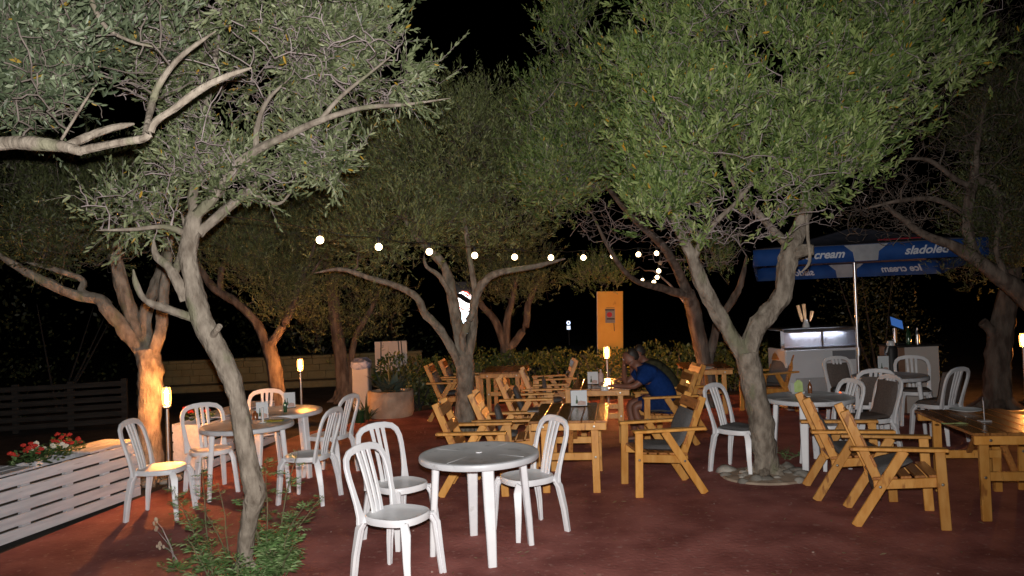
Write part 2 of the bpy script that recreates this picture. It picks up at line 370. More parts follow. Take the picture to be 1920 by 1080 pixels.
def flowers(A, dx, dy, u, v, z, col, label, n=12, spread=.16, group=None):
    base = A + dx * u + dy * v; base.z = z + .04
    t = thing('flower_plant', label, 'flowers', base, 0, group)
    vs, fs, tone = [], [], []
    for i in range(210):
        a = random.uniform(0, 6.28); r = spread * math.sqrt(random.random()); h = random.uniform(.02, .17) * (1.1 - r / spread * .5)
        c = Vector((math.cos(a) * r * 1.2, math.sin(a) * r, h)); u_ = Vector((math.cos(a + random.uniform(-1, 1)), math.sin(a + random.uniform(-1, 1)), random.uniform(-.2, .7))).normalized()
        w = u_.cross(Vector((random.uniform(-.4, .4), random.uniform(-.4, .4), 1))).normalized(); l = random.uniform(.03, .055)
        k = len(vs); vs += [c, c + u_ * l * .5 + w * l * .4, c + u_ * l, c + u_ * l * .5 - w * l * .4]; fs.append((k, k + 1, k + 2, k + 3)); tone += [random.random()] * 4
    o = leaf_object('foliage', vs, fs, tone, M['leaf_weed'], t)
    for i in range(n):
        a = random.uniform(0, 6.28); r = spread * math.sqrt(random.random())
        c = Vector((math.cos(a) * r * 1.2, math.sin(a) * r, random.uniform(.09, .185)))
        mb = MB()
        for k in range(6):
            b = k * math.pi / 3 + a; pr = .014
            mb.sphere(c + Vector((math.cos(b) * pr, math.sin(b) * pr, random.uniform(-.006, .01))), .012, 5, 3)
        mb.sphere(c + Vector((0, 0, .012)), .011, 5, 3)
        mb.build('blossom', M[col], t)
    return t
def leaf_object(name, vs, fs, tone, m, parent=None):
    me = bpy.data.meshes.new(name); me.from_pydata([tuple(v) for v in vs], [], fs); me.materials.append(m)
    a = me.attributes.new('tone', 'FLOAT', 'POINT'); a.data.foreach_set('value', tone)
    o = bpy.data.objects.new(name, me); COL.objects.link(o); o['kind'] = 'stuff'
    if parent: o.parent = parent
    return o
fg = 'flowering plants in the pallet planters'
flowers(pA, pdx, pdy, 1.74, .2, .52, 'flower_red', 'leftmost red flowering plant in the open gap of the front pallet planter', 11, .13, fg)
flowers(pA, pdx, pdy, 1.92, .17, .53, 'flower_white', 'green plant with small white blossoms between two red flowering plants in the pallet planter', 13, .15, fg)
flowers(pA, pdx, pdy, 2.12, .2, .54, 'flower_red', 'fuller red flowering plant at the gap end nearest the isolated white chair', 16, .13, fg)
flowers(p2A, p2dx, p2dy, .2, .2, .52, 'flower_red', 'red flowering plant in the rear pallet planter behind the leaning tree trunk', 12, .14, fg)

# dark fence far left
ft = thing('slat_fence', 'low dark slatted wooden fence in the dark behind the flower planter', 'fence', (0, 0, 0))
f0, f1 = Vector((-10.6, 11.6, 0)), Vector((-6.55, 12.6, 0)); fd = (f1 - f0); fL = fd.length; fu = fd.normalized()
ft.location = f0; ft.rotation_euler = (0, 0, math.atan2(fd.y, fd.x))
fb = MB().box((0, 0, 0), (fL, .022, .085), .003).build('board', M['darkwood'], ft, loc=(fL / 2, 0, .1))
for k in range(1, 6): share(fb, ft, (fL / 2, random.uniform(-.004, .004), .1 + k * .125))
fp = MB().box((0, 0, 0), (.09, .08, .8), .004).build('post', M['darkwood'], ft, loc=(.05, .052, .4))
for k in range(1, 6): share(fp, ft, (.05 + k * (fL - .1) / 5, .052, .4))

# low stone wall behind the left tables
w0, w1 = Vector((-9.0, 18.2, 0)), Vector((-2.3, 18.6, 0)); wd = w1 - w0; wL = wd.length
wt = thing('stone_wall', 'low stone wall lit orange behind the trees at the back left', 'wall', w0, math.atan2(wd.y, wd.x))
MB().box((wL / 2, .22, .24), (wL, .36, .5), 0).build('mortar', M['mortar'], wt)
MB().box((wL / 2, -.25, .05), (wL, .55, .16), .02).build('plinth', M['mortar'], wt)
rs = random.Random(3); z = .16
for row, h in enumerate((.17, .16, .15)):
    x = 0
    while x < wL - .1:
        l = min(rs.uniform(.22, .55), wL - x)
        MB().box((x + l / 2, .033 + rs.uniform(-.006, .006), z + h / 2), (l - .007, .1, h - .007), .009).build('stone', M['wallstone'], wt)
        x += l
    z += h
x = 0
while x < wL - .1:
    l = min(rs.uniform(.4, .7), wL - x)
    MB().box((x + l / 2, .2, z + .035), (l - .015, .46, .07), .012).build('coping_stone', M['wallstone'], wt); x += l

def leaf_cloud(n, boxes, size, m, parent, rs, name='foliage', flat=.5):
    """leaf clumps filling ellipsoids (c, r)"""
    vs, fs, tone = [], [], []
    wts = np.array([b[1][0] * b[1][2] for b in boxes]); wts = wts / wts.sum()
    for i in range(n):
        c, r = boxes[rs.choice(len(boxes), p=wts)]
        d = rs.normal(size=3); d /= np.linalg.norm(d); rad = rs.random() ** .22
        p = np.array(c) + d * rad * np.array(r)
        nz = noise.noise(Vector(p * 3.0))
        if nz < -.22: continue
        u = d * .5 + rs.normal(size=3) * .6 + np.array([0, 0, .3]); u /= np.linalg.norm(u)
        w = np.cross(u, rs.normal(size=3)); w /= np.linalg.norm(w); l = size * rs.uniform(.6, 1.3)
        k = len(vs); vs += [p, p + u * l * .5 + w * l * .28, p + u * l, p + u * l * .5 - w * l * .28]
        fs.append((k, k + 1, k + 2, k + 3)); tone += [min(1, max(0, rs.random() * .8 + nz * .4))] * 4
    return leaf_object(name, vs, fs, tone, m, parent)
hs = np.random.default_rng(5)
hb = []
x = -2.3
while x < 4.6:
    hb.append(((x, 14.35 + hs.uniform(-.1, .1), .43 + hs.uniform(-.04, .05)), (.42, .42, .5 + hs.uniform(-.06, .08)))); x += .38
ht = thing('hedge', 'clipped leafy hedge behind the back tables, lit by the lamp post', 'hedge', (0, 0, 0))
leaf_cloud(17000, hb, .075, M['leaf_hedge'], ht, hs)
hst = MB()
for k in range(60):
    x = hs.uniform(-2.4, 4.7); y = 14.35 + hs.uniform(-.2, .2)
    hst.tube([(x, y, -.03), (x + hs.uniform(-.1, .1), y, .4), (x + hs.uniform(-.25, .25), y + hs.uniform(-.2, .2), .8)], [.012, .009, .004], 4)
tag(hst.build('stem', M['twig_dark'], ht), kind='stuff')

def bush(label, c, r, n, size, m, seed, cat='bush', name='bush', group=None):
    rs_ = np.random.default_rng(seed)
    t = thing(name, label, cat, (c[0], c[1], 0), 0, group)
    bx = []
    for k in range(9):
        d = rs_.normal(size=3) * .45
        bx.append(((d[0] * r[0], d[1] * r[1], c[2] + d[2] * r[2]), (r[0] * .55, r[1] * .55, r[2] * .5)))
    leaf_cloud(n, bx, size, m, t, rs_)
    st = MB()
    for k in range(4):
        a = rs_.uniform(0, 6.28)
        st.tube([(0, 0, -.03), (math.cos(a) * r[0] * .3, math.sin(a) * r[1] * .3, c[2] * .6), (math.cos(a) * r[0] * .7, math.sin(a) * r[1] * .7, c[2] + r[2] * .5)], [.03, .02, .006], 5)
    tag(st.build('branches', M['darkwood'], t), kind='stuff')
    return t
bg_ = 'dark shrubs at the edge of the light'
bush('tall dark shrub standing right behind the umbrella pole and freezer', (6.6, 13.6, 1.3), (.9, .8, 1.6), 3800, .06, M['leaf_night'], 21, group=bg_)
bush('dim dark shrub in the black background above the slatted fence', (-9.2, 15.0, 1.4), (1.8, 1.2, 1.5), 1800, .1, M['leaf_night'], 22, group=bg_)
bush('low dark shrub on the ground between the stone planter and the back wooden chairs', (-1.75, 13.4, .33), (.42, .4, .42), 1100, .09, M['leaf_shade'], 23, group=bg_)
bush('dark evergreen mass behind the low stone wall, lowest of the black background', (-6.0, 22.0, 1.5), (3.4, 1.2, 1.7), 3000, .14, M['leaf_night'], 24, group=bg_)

# ------------------------------------------------------------------ white plastic chairs and tables
def make_white_chair():
    t = thing('plastic_chair', 'white plastic chair', 'chair')
    s = MB()
    ring = lambda r, z: (r, z)
    s.lathe([(.02, .432), (.12, .433), (.165, .438), (.188, .446), (.199, .448), (.205, .441), (.207, .425), (.204, .402), (.196, .402), (.194, .425), (.18, .428), (.02, .424)], 40, sx=1.0, sy=.98, power=2.55)
    s.build('seat', M['plastic'], t, True)
    for sx in (1, -1):
        for sy in (1, -1):
            top = Vector((.125 * sx, .12 * sy, .412)); x1 = .222 if sx > 0 else -.245
            pts = [top, Vector((.172 * sx, .160 * sy, .413)), Vector((.196 * sx, .180 * sy, .36)), Vector((x1 * .93, .196 * sy, .18)), Vector((x1, .208 * sy, 0))]
            leg = MB()
            nrm = Vector((.55 * sx, sy, 0)).normalized()
            leg.sweep(pts, nrm, [.03, .056, .062, .048, .036], [.02, .026, .026, .024, .022])
            # the flange of the angle section
            nr2 = Vector((sx, -.25 * sy, 0)).normalized()
            off = Vector((-.012 * sx, -.018 * sy, 0))
            leg.sweep([p + off for p in pts[1:]], nr2, [.03, .036, .03, .026], [.02, .022, .022, .02])
            leg.build('leg', M['plastic'], t, True)
    bx = lambda z: -.172 - .125 * max(0, (z - .43) / .45) ** 1.25
    half = [(.178, .405), (.184, .45), (.193, .53), (.202, .62), (.208, .70), (.206, .765), (.188, .818), (.148, .852), (.08, .868), (0, .873)]
    pts = [(bx(z), -y, z) for y, z in half] + [(bx(z), y, z) for y, z in half[-2::-1]]
    w = [.085, .062, .046, .04, .04, .042, .045, .048, .05, .05]; ws = w + w[-2::-1]
    nrm = Vector((1, 0, .26)).normalized()
    MB().sweep(pts, nrm, ws, [.028] + [.024] * (len(pts) - 2) + [.028]).build('back_frame', M['plastic'], t, True)
    for k in (-1, 0, 1):
        zs = [.43, .5, .6, .7, .79, .85]
        MB().sweep([(bx(z) + .001, k * (.043 + .012 * (z - .43) / .4), z) for z in zs], nrm, [.034, .031, .029, .029, .031, .036], .014).build('back_slat', M['plastic'], t, True)
    return t
def make_round_table():
    t = thing('plastic_table', 'round white plastic table', 'table')
    R = .45
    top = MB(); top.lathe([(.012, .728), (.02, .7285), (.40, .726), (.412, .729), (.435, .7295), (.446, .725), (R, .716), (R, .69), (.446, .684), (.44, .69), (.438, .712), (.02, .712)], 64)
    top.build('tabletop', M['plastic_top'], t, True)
    rim = MB()
    for k in range(4):
        a = k * math.pi / 2
        rot = Matrix.Rotation(a, 3, 'Z')
        rim.box(rot @ Vector((.21, 0, .7265)), (.37, .006, .0022), .0005, rot)
    rim.build('seam_rib', M['plastic'], t)
    MB().lathe([(.001, .734), (.022, .734), (.026, .729), (.026, .722)], 16).build('centre_cap', M['plastic'], t, True)
    for k in range(4):
        a = math.pi / 4 + k * math.pi / 2; rot = Matrix.Rotation(a, 3, 'Z')
        leg = MB()
        pts = [rot @ Vector((.325, 0, .712)), rot @ Vector((.345, 0, .45)), rot @ Vector((.365, 0, .2)), rot @ Vector((.375, 0, 0))]
        leg.sweep(pts, rot @ Vector((1, 0, 0)), [.085, .08, .07, .06], [.05, .048, .044, .04])
        leg.build('leg', M['plastic'], t, True)
    return t
def relabel(o, label, group): o['label'] = label; o['group'] = group
WC = make_white_chair(); WT = make_round_table(); used = {}
def place(proto, key, loc, rz, label, group, sc=1.0):
    o = proto if key not in used else copy_tree(proto)
    used[key] = 1
    o.location = loc; o.rotation_euler = (0, 0, rz); o.scale = (sc,) * 3; relabel(o, label, group); return o
D = math.radians
def seat_at(px, py): g = G(px, py, .44); return Vector((g.x, g.y, 0))
def top_at(px, py): g = G(px, py, .725); return Vector((g.x, g.y, 0))
wg = 'white plastic stacking chairs'
chairs = {}
for key, px, py, a, lab in [
    ('a1', 746, 962, -28, 'white plastic chair nearest the camera, left front of the foreground round table'),
    ('a2', 750, 906, -44, 'white plastic chair just behind the nearest white chair, left of the foreground table'),
    ('a3', 988, 892, 210, 'white plastic chair on the right side of the foreground round table'),
    ('b1', 303, 876, 0, 'isolated white plastic chair beside the end of the white pallet planter'),
    ('b2', 395, 842, -52, 'white plastic chair facing us behind the left round table near the lamp post'),
    ('b3', 577, 852, 168, 'white plastic chair turned away, at the right side of the left round table'),
    ('c1', 496, 806, -80, 'white plastic chair facing us behind the second round table'),
    ('c2', 617, 815, 162, 'white plastic chair at the right end of the second round table'),
    ('e1', 1386, 803, -46, 'white plastic chair partly hidden by the thick forked trunk on the right'),
    ('e2', 1556, 794, 192, 'white plastic chair without a pad, close behind the two right hand armchairs'),
    ('e3', 1628, 783, 188, 'white plastic chair with a taupe pad over seat and back, facing left'),
    ('e4', 1630, 757, 82, 'white plastic chair seen from behind, its slats against a dark pad, before the far table'),
    ('e5', 1592, 732, -82, 'white plastic chair with a taupe back pad standing in front of the ice cream freezer'),
    ('f1', 1716, 733, -112, 'white plastic chair facing us in front of the cream counter panel'),
    ('f2', 1757, 757, 118, 'rightmost white plastic chair, taupe pad bulging behind its back slats')]:
    chairs[key] = place(WC, 'wc', seat_at(px, py), D(a), lab, wg)
tg = 'round white plastic tables'
tabA = place(WT, 'wt', top_at(898, 849), D(-32), 'empty round white plastic table in the foreground', tg)
tabB = place(WT, 'wt', top_at(464, 795), D(-25), 'round white plastic table behind the leaning trunk, holding a yellow green napkin', tg)
tabC = place(WT, 'wt', top_at(527, 770), D(20), 'round white plastic table with lamp reflection behind the left round table', tg)
tabE = place(WT, 'wt', top_at(1516, 744), D(15), 'round white plastic table right of the thick trunk, with a lime napkin holder', tg)
tabF = place(WT, 'wt', top_at(1668, 704), D(10), 'farthest round white plastic table, in front of the cream counter', tg)

# ------------------------------------------------------------------ cushions
def pad_mesh(path, width, thick, name, m, parent):
    """a soft folded pad along path (x, z), width across y"""
    nu, nv = 22, 10; vs = []; fs = []
    path = [Vector((p[0], 0, p[1])) for p in path]
    ls = [0]
    for a, b in zip(path, path[1:]): ls.append(ls[-1] + (b - a).length)
    def at(t):
        t *= ls[-1]
        for i in range(len(path) - 1):
            if t <= ls[i + 1] or i == len(path) - 2:
                k = (t - ls[i]) / (ls[i + 1] - ls[i]); return path[i].lerp(path[i + 1], k)
    for side in (1, -1):
        for i in range(nu + 1):
            t = i / nu; p = at(t); tg_ = (at(min(1, t + .04)) - at(max(0, t - .04))).normalized(); n = Vector((-tg_.z, 0, tg_.x))
            for j in range(nv + 1):
                v = j / nv * 2 - 1; e = (1 - abs(2 * t - 1) ** 6) * (1 - abs(v) ** 6); h = thick * .5 * max(0, e) ** .5
                ww = width * (1 - .06 * abs(2 * t - 1) ** 8)
                q = p + n * side * h + Vector((0, v * ww / 2, 0)); q += n * .008 * noise.noise(q * 7)
                vs.append(q)
    k = (nu + 1) * (nv + 1)
    for i in range(nu):
        for j in range(nv):
            a = i * (nv + 1) + j; fs.append((a, a + 1, a + nv + 2, a + nv + 1)); fs.append((k + a, k + a + nv + 1, k + a + nv + 2, k + a + 1))
    mb = MB(); mb.add(vs, fs)
    return mb.build(name, m, parent, True)
def cushion(chair, label, m, path, width, thick, group, name='cushion'):
    o = pad_mesh(path, width, thick, name, m, None)
    o.location = chair.location; o.rotation_euler = chair.rotation_euler
    return tag(o, label, 'cushion', group)
wp = [(.17, .458), (.0, .455), (-.14, .465), (-.19, .52), (-.235, .66), (-.275, .80)]
wpb = [(.19, .458), (.0, .455), (-.13, .46), (-.175, .52), (-.215, .66), (-.25, .83)]
cg = 'taupe pads on the white chairs'
cushion(chairs['e3'], 'taupe pad draped over the white chair that faces left toward the trunk', M['pad_brown'], wpb, .36, .05, cg)
cushion(chairs['e4'], 'taupe pad seen through the slats of a white chair turned away', M['pad_brown'], wp, .34, .05, cg)
cushion(chairs['e5'], 'taupe pad on the white chair in front of the ice cream freezer', M['pad_brown'], wp, .33, .05, cg)
cushion(chairs['f1'], 'taupe seat pad on the white chair before the cream counter', M['pad_brown'], [(.18, .46), (0, .456), (-.15, .46)], .36, .045, cg)
cushion(chairs['f2'], 'taupe pad bulging out behind the rightmost white chair', M['pad_brown'], [(.17, .458), (.0, .455), (-.12, .47), (-.15, .55), (-.17, .68), (-.21, .84)], .40, .09, cg)
cushion(chairs['e1'], 'thin grey seat pad on the white chair hidden by the thick trunk', M['pad'], [(.17, .458), (0, .455), (-.16, .46)], .34, .035, 'thin grey seat pads')

# ------------------------------------------------------------------ pine armchairs and tables
def make_wood_chair():
    t = thing('wooden_armchair', 'pine armchair', 'chair'); w = .265; ms = M['pine']
    for s in (1, -1):
        MB().beam((.292, s * w, 0), (.272, s * w, .592), .03, .072, (0, 1, 0)).build('front_leg', ms, t)
        MB().beam((-.335, s * w, 0), (.03, s * w, .592), .03, .072, (0, 1, 0)).build('rear_leg', ms, t)
        MB().box((-.015, s * (w + .008), .605), (.68, .085, .026), .005).build('armrest', ms, t)
        MB().beam((.282, s * (w - .031), .355), (-.19, s * (w - .031), .318), .03, .072, (0, 1, 0)).build('seat_rail', ms, t)
        MB().beam((-.125, s * (w - .064), .275), (-.372, s * (w - .064), .885), .034, .068, (0, 1, 0)).build('back_post', ms, t)
        for x, z, y in ((.280, .345, .018), (-.150, .312, .018), (-.262, .605, -.042)):
            b = MB(); b.lathe([(.001, .006), (.008, .005), (.012, .001), (.012, -.004)], 8)
            b.v = [(v[0], s * v[2], v[1]) for v in b.v]
            b.build('bolt', M['bolt'], t, True, (x, s * (w + y), z))
    for k in range(5):
        u = k / 4; MB().box((.235 - u * .39, 0, .398 - u * .03), (.076, 2 * w - .045, .02), .004, Matrix.Rotation(-.078, 3, 'Y')).build('seat_slat', M['pine_red'], t)
    for z0 in (.50, .655, .815):
        f = (z0 - .275) / .61; x = -.125 - .247 * f
        MB().box((x + .032, 0, z0), (.02, 2 * w - .055, .098), .004, Matrix.Rotation(-.385, 3, 'Y')).build('back_slat', M['pine_red'], t)
    for s in (1, -1):
        MB().beam((.0, s * .06, .37), (-.33, s * .06, .82), .03, .02, (0, 1, 0)) if False else None
    return t
def make_wood_table(lx=.74, ly=1.2, h=.71):
    t = thing('wooden_table', 'pine table', 'table'); n = 6; gap = .008; bw = (lx - gap * (n - 1)) / n
    for k in range(n):
        MB().box((-lx / 2 + bw / 2 + k * (bw + gap), 0, h - .0125 + random.uniform(-.0008, .0008)), (bw, ly + random.uniform(-.006, .006), .025), .004).build('tabletop_plank', M['pine_x2'], t)
    ax, ay = lx / 2 - .13, ly / 2 - .15
    for sy in (1, -1):
        MB().box((0, sy * (ly / 2 - .035), h - .0605), (lx - .03, .035, .068), .004).build('apron', M['pine'], t)
        MB().box((0, sy * (ay - .032), .34), (2 * ax + .05, .03, .07), .004).build('stretcher', M['pine'], t)
        MB().beam((0, sy * (ay - .045), .36), (0, sy * .12, h - .035), .045, .028, (1, 0, 0)).build('brace', M['pine_red'], t)
        for sx in (1, -1):
            MB().box((sx * ax, sy * ay, (h - .027) / 2), (.07, .036, h - .027), .004).build('leg', M['pine'], t)
            MB().box((sx * (ax - .038), sy * (ay - .02) * .5, h - .062), (.03, ay - .03, .06), .004).build('batten', M['pine'], t)
            for z in (.34, h - .06):
                b = MB(); b.lathe([(.001, .006), (.008, .005), (.012, .001), (.012, -.004)], 8)
                b.v = [(v[0], sy * v[2], v[1]) for v in b.v]
                yy = sy * (ay + .02) if z < .5 else sy * (ly / 2 - .015)
                b.build('bolt', M['bolt'], t, True, (sx * ax, yy, z))
    return t
M['pine_x2'] = mat('varnished_pine_tabletop', (.26, .105, .03), (.40, .18, .055), 4, .24, stretch=(14, 1.2, 14), spec=.5, c3=(.15, .055, .02), s3=3, t3=.6, coat=.5, vary=.3)
WCH = make_wood_chair(); WTB = make_wood_table()
pg = 'pine armchairs with slatted backs'
pines = {}
for key, x, y, a, lab in [
    ('w1a', -.40, 7.42, -6, 'nearest pine armchair left of the middle table, right behind the foreground round table'),
    ('w1b', -.10, 8.1, -4, 'pine armchair left of the middle wooden table, second of that row, grey pad standing upright'),
    ('w1c', 1.36, 7.2, 186, 'pine armchair with grey pad right of the middle wooden table, facing left, fully in view'),
    ('w1d', 1.86, 9.45, 183, 'pine armchair in which the man in the blue shirt sits'),
    ('w1e', 2.18, 10.35, 184, 'pine armchair behind the seated man, its back just showing'),
    ('w2a', .16, 9.7, -5, 'pine armchair with a grey pad in the middle row, left of the man\'s table'),
    ('w2b', .46, 10.7, -3, 'pine armchair farther back in the middle row, second grey pad leaning beside the first'),
    ('w3c', .60, 12.0, 181, 'pine armchair facing left at the far table in front of the hedge, back leaning right'),
    ('w3a', -1.03, 12.05, -5, 'pine armchair at the far left of the hedge, beside the forked trunk'),
    ('w3b', -.90, 12.95, -3, 'pine armchair at the far left in front of the hedge, second behind the forked trunk'),
    ('w4a', 3.9, 11.6, 200, 'pine armchair with a grey pad beside the ice cream freezer, turned partly to us'),
    ('w5a', 3.0, 6.0, -17, 'pine armchair nearest the camera on the right, slumped grey pad on its seat'),
    ('w5b', 2.98, 6.78, -12, 'pine armchair behind the nearest one on the right, next to the stone ring'),
    ('w5c', 4.80, 6.9, 172, 'pine armchair mostly cut off at the right edge, only its leg showing')]:
    pines[key] = place(WCH, 'pc', Vector((x, y, 0)), D(a), lab, pg)
ptg = 'pine tables with plank tops'
ptabs = {}
for key, x, y, a, lab in [
    ('w1', .56, 7.62, -8, 'nearest middle pine plank table, upright acrylic menu standing on it'),
    ('w2', 1.15, 10.0, -8, 'pine plank table where the man in the blue shirt leans'),
    ('w3', -.16, 12.7, -6, 'pine plank table far back before the hedge, behind the forked trunk'),
    ('w4', 3.02, 11.98, -7, 'pine plank table laid with wine glasses behind the thick trunk'),
    ('w5', 3.93, 6.25, -9, 'pine plank table at the right edge with a white plate and a lime napkin')]:
    ptabs[key] = place(WTB, 'pt', Vector((x, y, 0)), D(a), lab, ptg)
pcg = 'grey pads on the pine armchairs'
seatp = [(.235, .432), (.1, .43), (-.06, .412), (-.12, .42)]
full = [(.22, .432), (.06, .428), (-.10, .41), (-.165, .48), (-.235, .66), (-.272, .76)]
cushion(pines['w1c'], 'grey pad on the seat and back of the fully visible pine armchair facing left', M['pad'], full, .45, .05, pcg)
cushion(pines['w1b'], 'grey pad upright in the second pine armchair left of the middle table', M['pad'], [(.10, .43), (-.02, .42), (-.06, .45), (-.09, .6), (-.12, .74)], .30, .06, pcg)
cushion(pines['w1a'], 'grey pad slipped down below the nearest left pine armchair seat', M['pad'], [(.02, .43), (-.09, .415), (-.11, .36), (-.10, .22), (-.09, .10)], .26, .05, pcg)
cushion(pines['w1d'], 'grey pad under the man in the blue shirt', M['pad'], [(.235, .432), (.1, .43), (-.06, .415), (-.14, .42)], .45, .04, pcg)
cushion(pines['w2a'], 'grey pad upright in the nearer armchair left of the man\'s table', M['pad'], [(.2, .433), (.0, .42), (-.08, .45), (-.13, .6), (-.18, .75)], .36, .06, pcg)
cushion(pines['w2b'], 'grey pad leaning in the farther armchair left of the man\'s table', M['pad'], [(.2, .433), (.0, .42), (-.04, .45), (-.05, .6), (-.06, .76)], .34, .06, pcg)
cushion(pines['w3c'], 'grey seat pad on the armchair at the far table before the hedge', M['pad'], seatp, .45, .04, pcg)
cushion(pines['w3a'], 'grey pad in the armchair at the far left beside the forked trunk', M['pad'], full, .42, .05, pcg)
cushion(pines['w3b'], 'grey pad in the second armchair behind the forked trunk', M['pad'], full, .42, .05, pcg)
cushion(pines['w4a'], 'grey pad in the armchair beside the ice cream freezer', M['pad'], full, .42, .05, pcg)
cushion(pines['w5a'], 'slumped grey pad hanging through the back of the nearest pine armchair on the right', M['pad'], [(.10, .50), (-.02, .45), (-.12, .42), (-.155, .36), (-.15, .28), (-.13, .19)], .44, .05, pcg)
cushion(pines['w5b'], 'grey pad in the pine armchair next to the stone ring', M['pad'], full, .42, .05, pcg)
# ------------------------------------------------------------------ olive trees
def spline(pts, rs, sub=5):
    out, ro = [], []
    n = len(pts)
    for i in range(n - 1):
        p0, p1, p2, p3 = pts[max(i - 1, 0)], pts[i], pts[i + 1], pts[min(i + 2, n - 1)]
        for k in range(sub):
            t = k / sub
            out.append(0.5 * ((2 * p1) + (p2 - p0) * t + (2 * p0 - 5 * p1 + 4 * p2 - p3) * t * t + (3 * p1 - p0 - 3 * p2 + p3) * t ** 3))
            ro.append(rs[i] * (1 - t) + rs[i + 1] * t)
    out.append(pts[-1]); ro.append(rs[-1])
    return out, ro

def tubes_np(paths, name, m, parent, sides=4):
    """many thin twigs in one mesh: paths = list of (points, radii)"""
    V, Fc = [], []; k0 = 0
    ang = np.arange(sides) * 2 * np.pi / sides
    for pts, rs in paths:
        p = np.asarray(pts, float); m_ = len(p)
        t = np.gradient(p, axis=0); t /= np.linalg.norm(t, axis=1)[:, None] + 1e-9
        ref = np.array([.31, .17, .93]) if abs(t[0][2]) < .9 else np.array([.9, .3, .1])
        a = np.cross(ref, t); a /= np.linalg.norm(a, axis=1)[:, None] + 1e-9; b = np.cross(t, a)
        r = np.asarray(rs)[:, None, None]
        q = p[:, None, :] + r * (np.cos(ang)[None, :, None] * a[:, None, :] + np.sin(ang)[None, :, None] * b[:, None, :])
        V.append(q.reshape(-1, 3))
        i = np.arange(m_ - 1)[:, None]; j = np.arange(sides)[None, :]; jn = (j + 1) % sides
        f = np.stack([k0 + i * sides + j, k0 + i * sides + jn, k0 + (i + 1) * sides + jn, k0 + (i + 1) * sides + j], -1).reshape(-1, 4)
        Fc.append(f); k0 += m_ * sides
    return np_mesh(name, np.concatenate(V), np.concatenate(Fc), m, parent)
def np_mesh(name, V, Fq, m, parent, tone=None, smooth=True):
    me = bpy.data.meshes.new(name)
    me.vertices.add(len(V)); me.vertices.foreach_set('co', V.astype(np.float32).ravel())
    me.loops.add(Fq.size); me.loops.foreach_set('vertex_index', Fq.astype(np.int32).ravel())
    me.polygons.add(len(Fq)); me.polygons.foreach_set('loop_start', np.arange(0, Fq.size, 4, dtype=np.int32))
    if smooth: me.polygons.foreach_set('use_smooth', np.ones(len(Fq), bool))
    me.update(calc_edges=True)
    if tone is not None:
        a = me.attributes.new('tone', 'FLOAT', 'POINT'); a.data.foreach_set('value', tone.astype(np.float32))
    me.materials.append(m)
    o = bpy.data.objects.new(name, me); COL.objects.link(o); o.parent = parent; o['kind'] = 'stuff'
    return o

def leaves_np(bases, dirs, lens, rs, per, size, m, parent, wratio=.2, name='foliage', spread=.38, hexa=False):
    """leafy shoots: opposite leaves along each shoot"""
    n = len(bases)
    a = np.cross(dirs, rs.normal(size=(n, 3))); a /= np.linalg.norm(a, axis=1)[:, None] + 1e-9
    b = np.cross(dirs, a)
    shoot_tone = rs.uniform(.1, .75, n)
    V, T = [], []
    for i in range(per):
        t = (i // 2 + .5) / (per / 2)
        ph = (i % 2) * np.pi + (i // 2) * np.pi / 2 + rs.normal(0, .3, n)
        out = np.cos(ph)[:, None] * a + np.sin(ph)[:, None] * b
        base = bases + dirs * (lens * t)[:, None]
        u = dirs * (1 - spread * (1 - .5 * t)) + out * spread + rs.normal(0, .18, (n, 3)); u /= np.linalg.norm(u, axis=1)[:, None]
        w = np.cross(u, out + rs.normal(0, .5, (n, 3))); w /= np.linalg.norm(w, axis=1)[:, None] + 1e-9
        w = np.where(rs.random((n, 1)) < .5, w, -w)
        nn = np.cross(u, w)
        l = (size * rs.uniform(.55, 1.2, n) * (1.05 - .35 * t))[:, None]
        keep = rs.random(n) < .92
        mid = base + u * l * .55 + nn * l * .05
        if hexa:
            m1 = base + u * l * .32 + nn * l * .04; m2 = base + u * l * .74 + nn * l * .05; hw = w * l * wratio * .5
            q = np.stack([base, m1 + hw, m2 + hw * .85, base + u * l, base, base + u * l, m2 - hw * .85, m1 - hw], 1)[keep]
        else: q = np.stack([base, mid + w * l * wratio * .5, base + u * l, mid - w * l * wratio * .5], 1)[keep]
        V.append(q.reshape(-1, 3))
        tn = np.clip(shoot_tone + rs.normal(0, .13, n), 0, .93); tn = np.where(rs.random(n) < .012, .98, tn)
        T.append(np.repeat(tn[keep], 8 if hexa else 4))
    V = np.concatenate(V); T = np.concatenate(T)
    return np_mesh(name, V, np.arange(len(V)).reshape(-1, 4), m, parent, T, False)

def ell(px, py, d, rx, ry, rd, wgt=1.0):
    s = FPX / d
    return (np.array(P(px, py, d)), np.array([rx / s, rd, ry / s]), wgt)

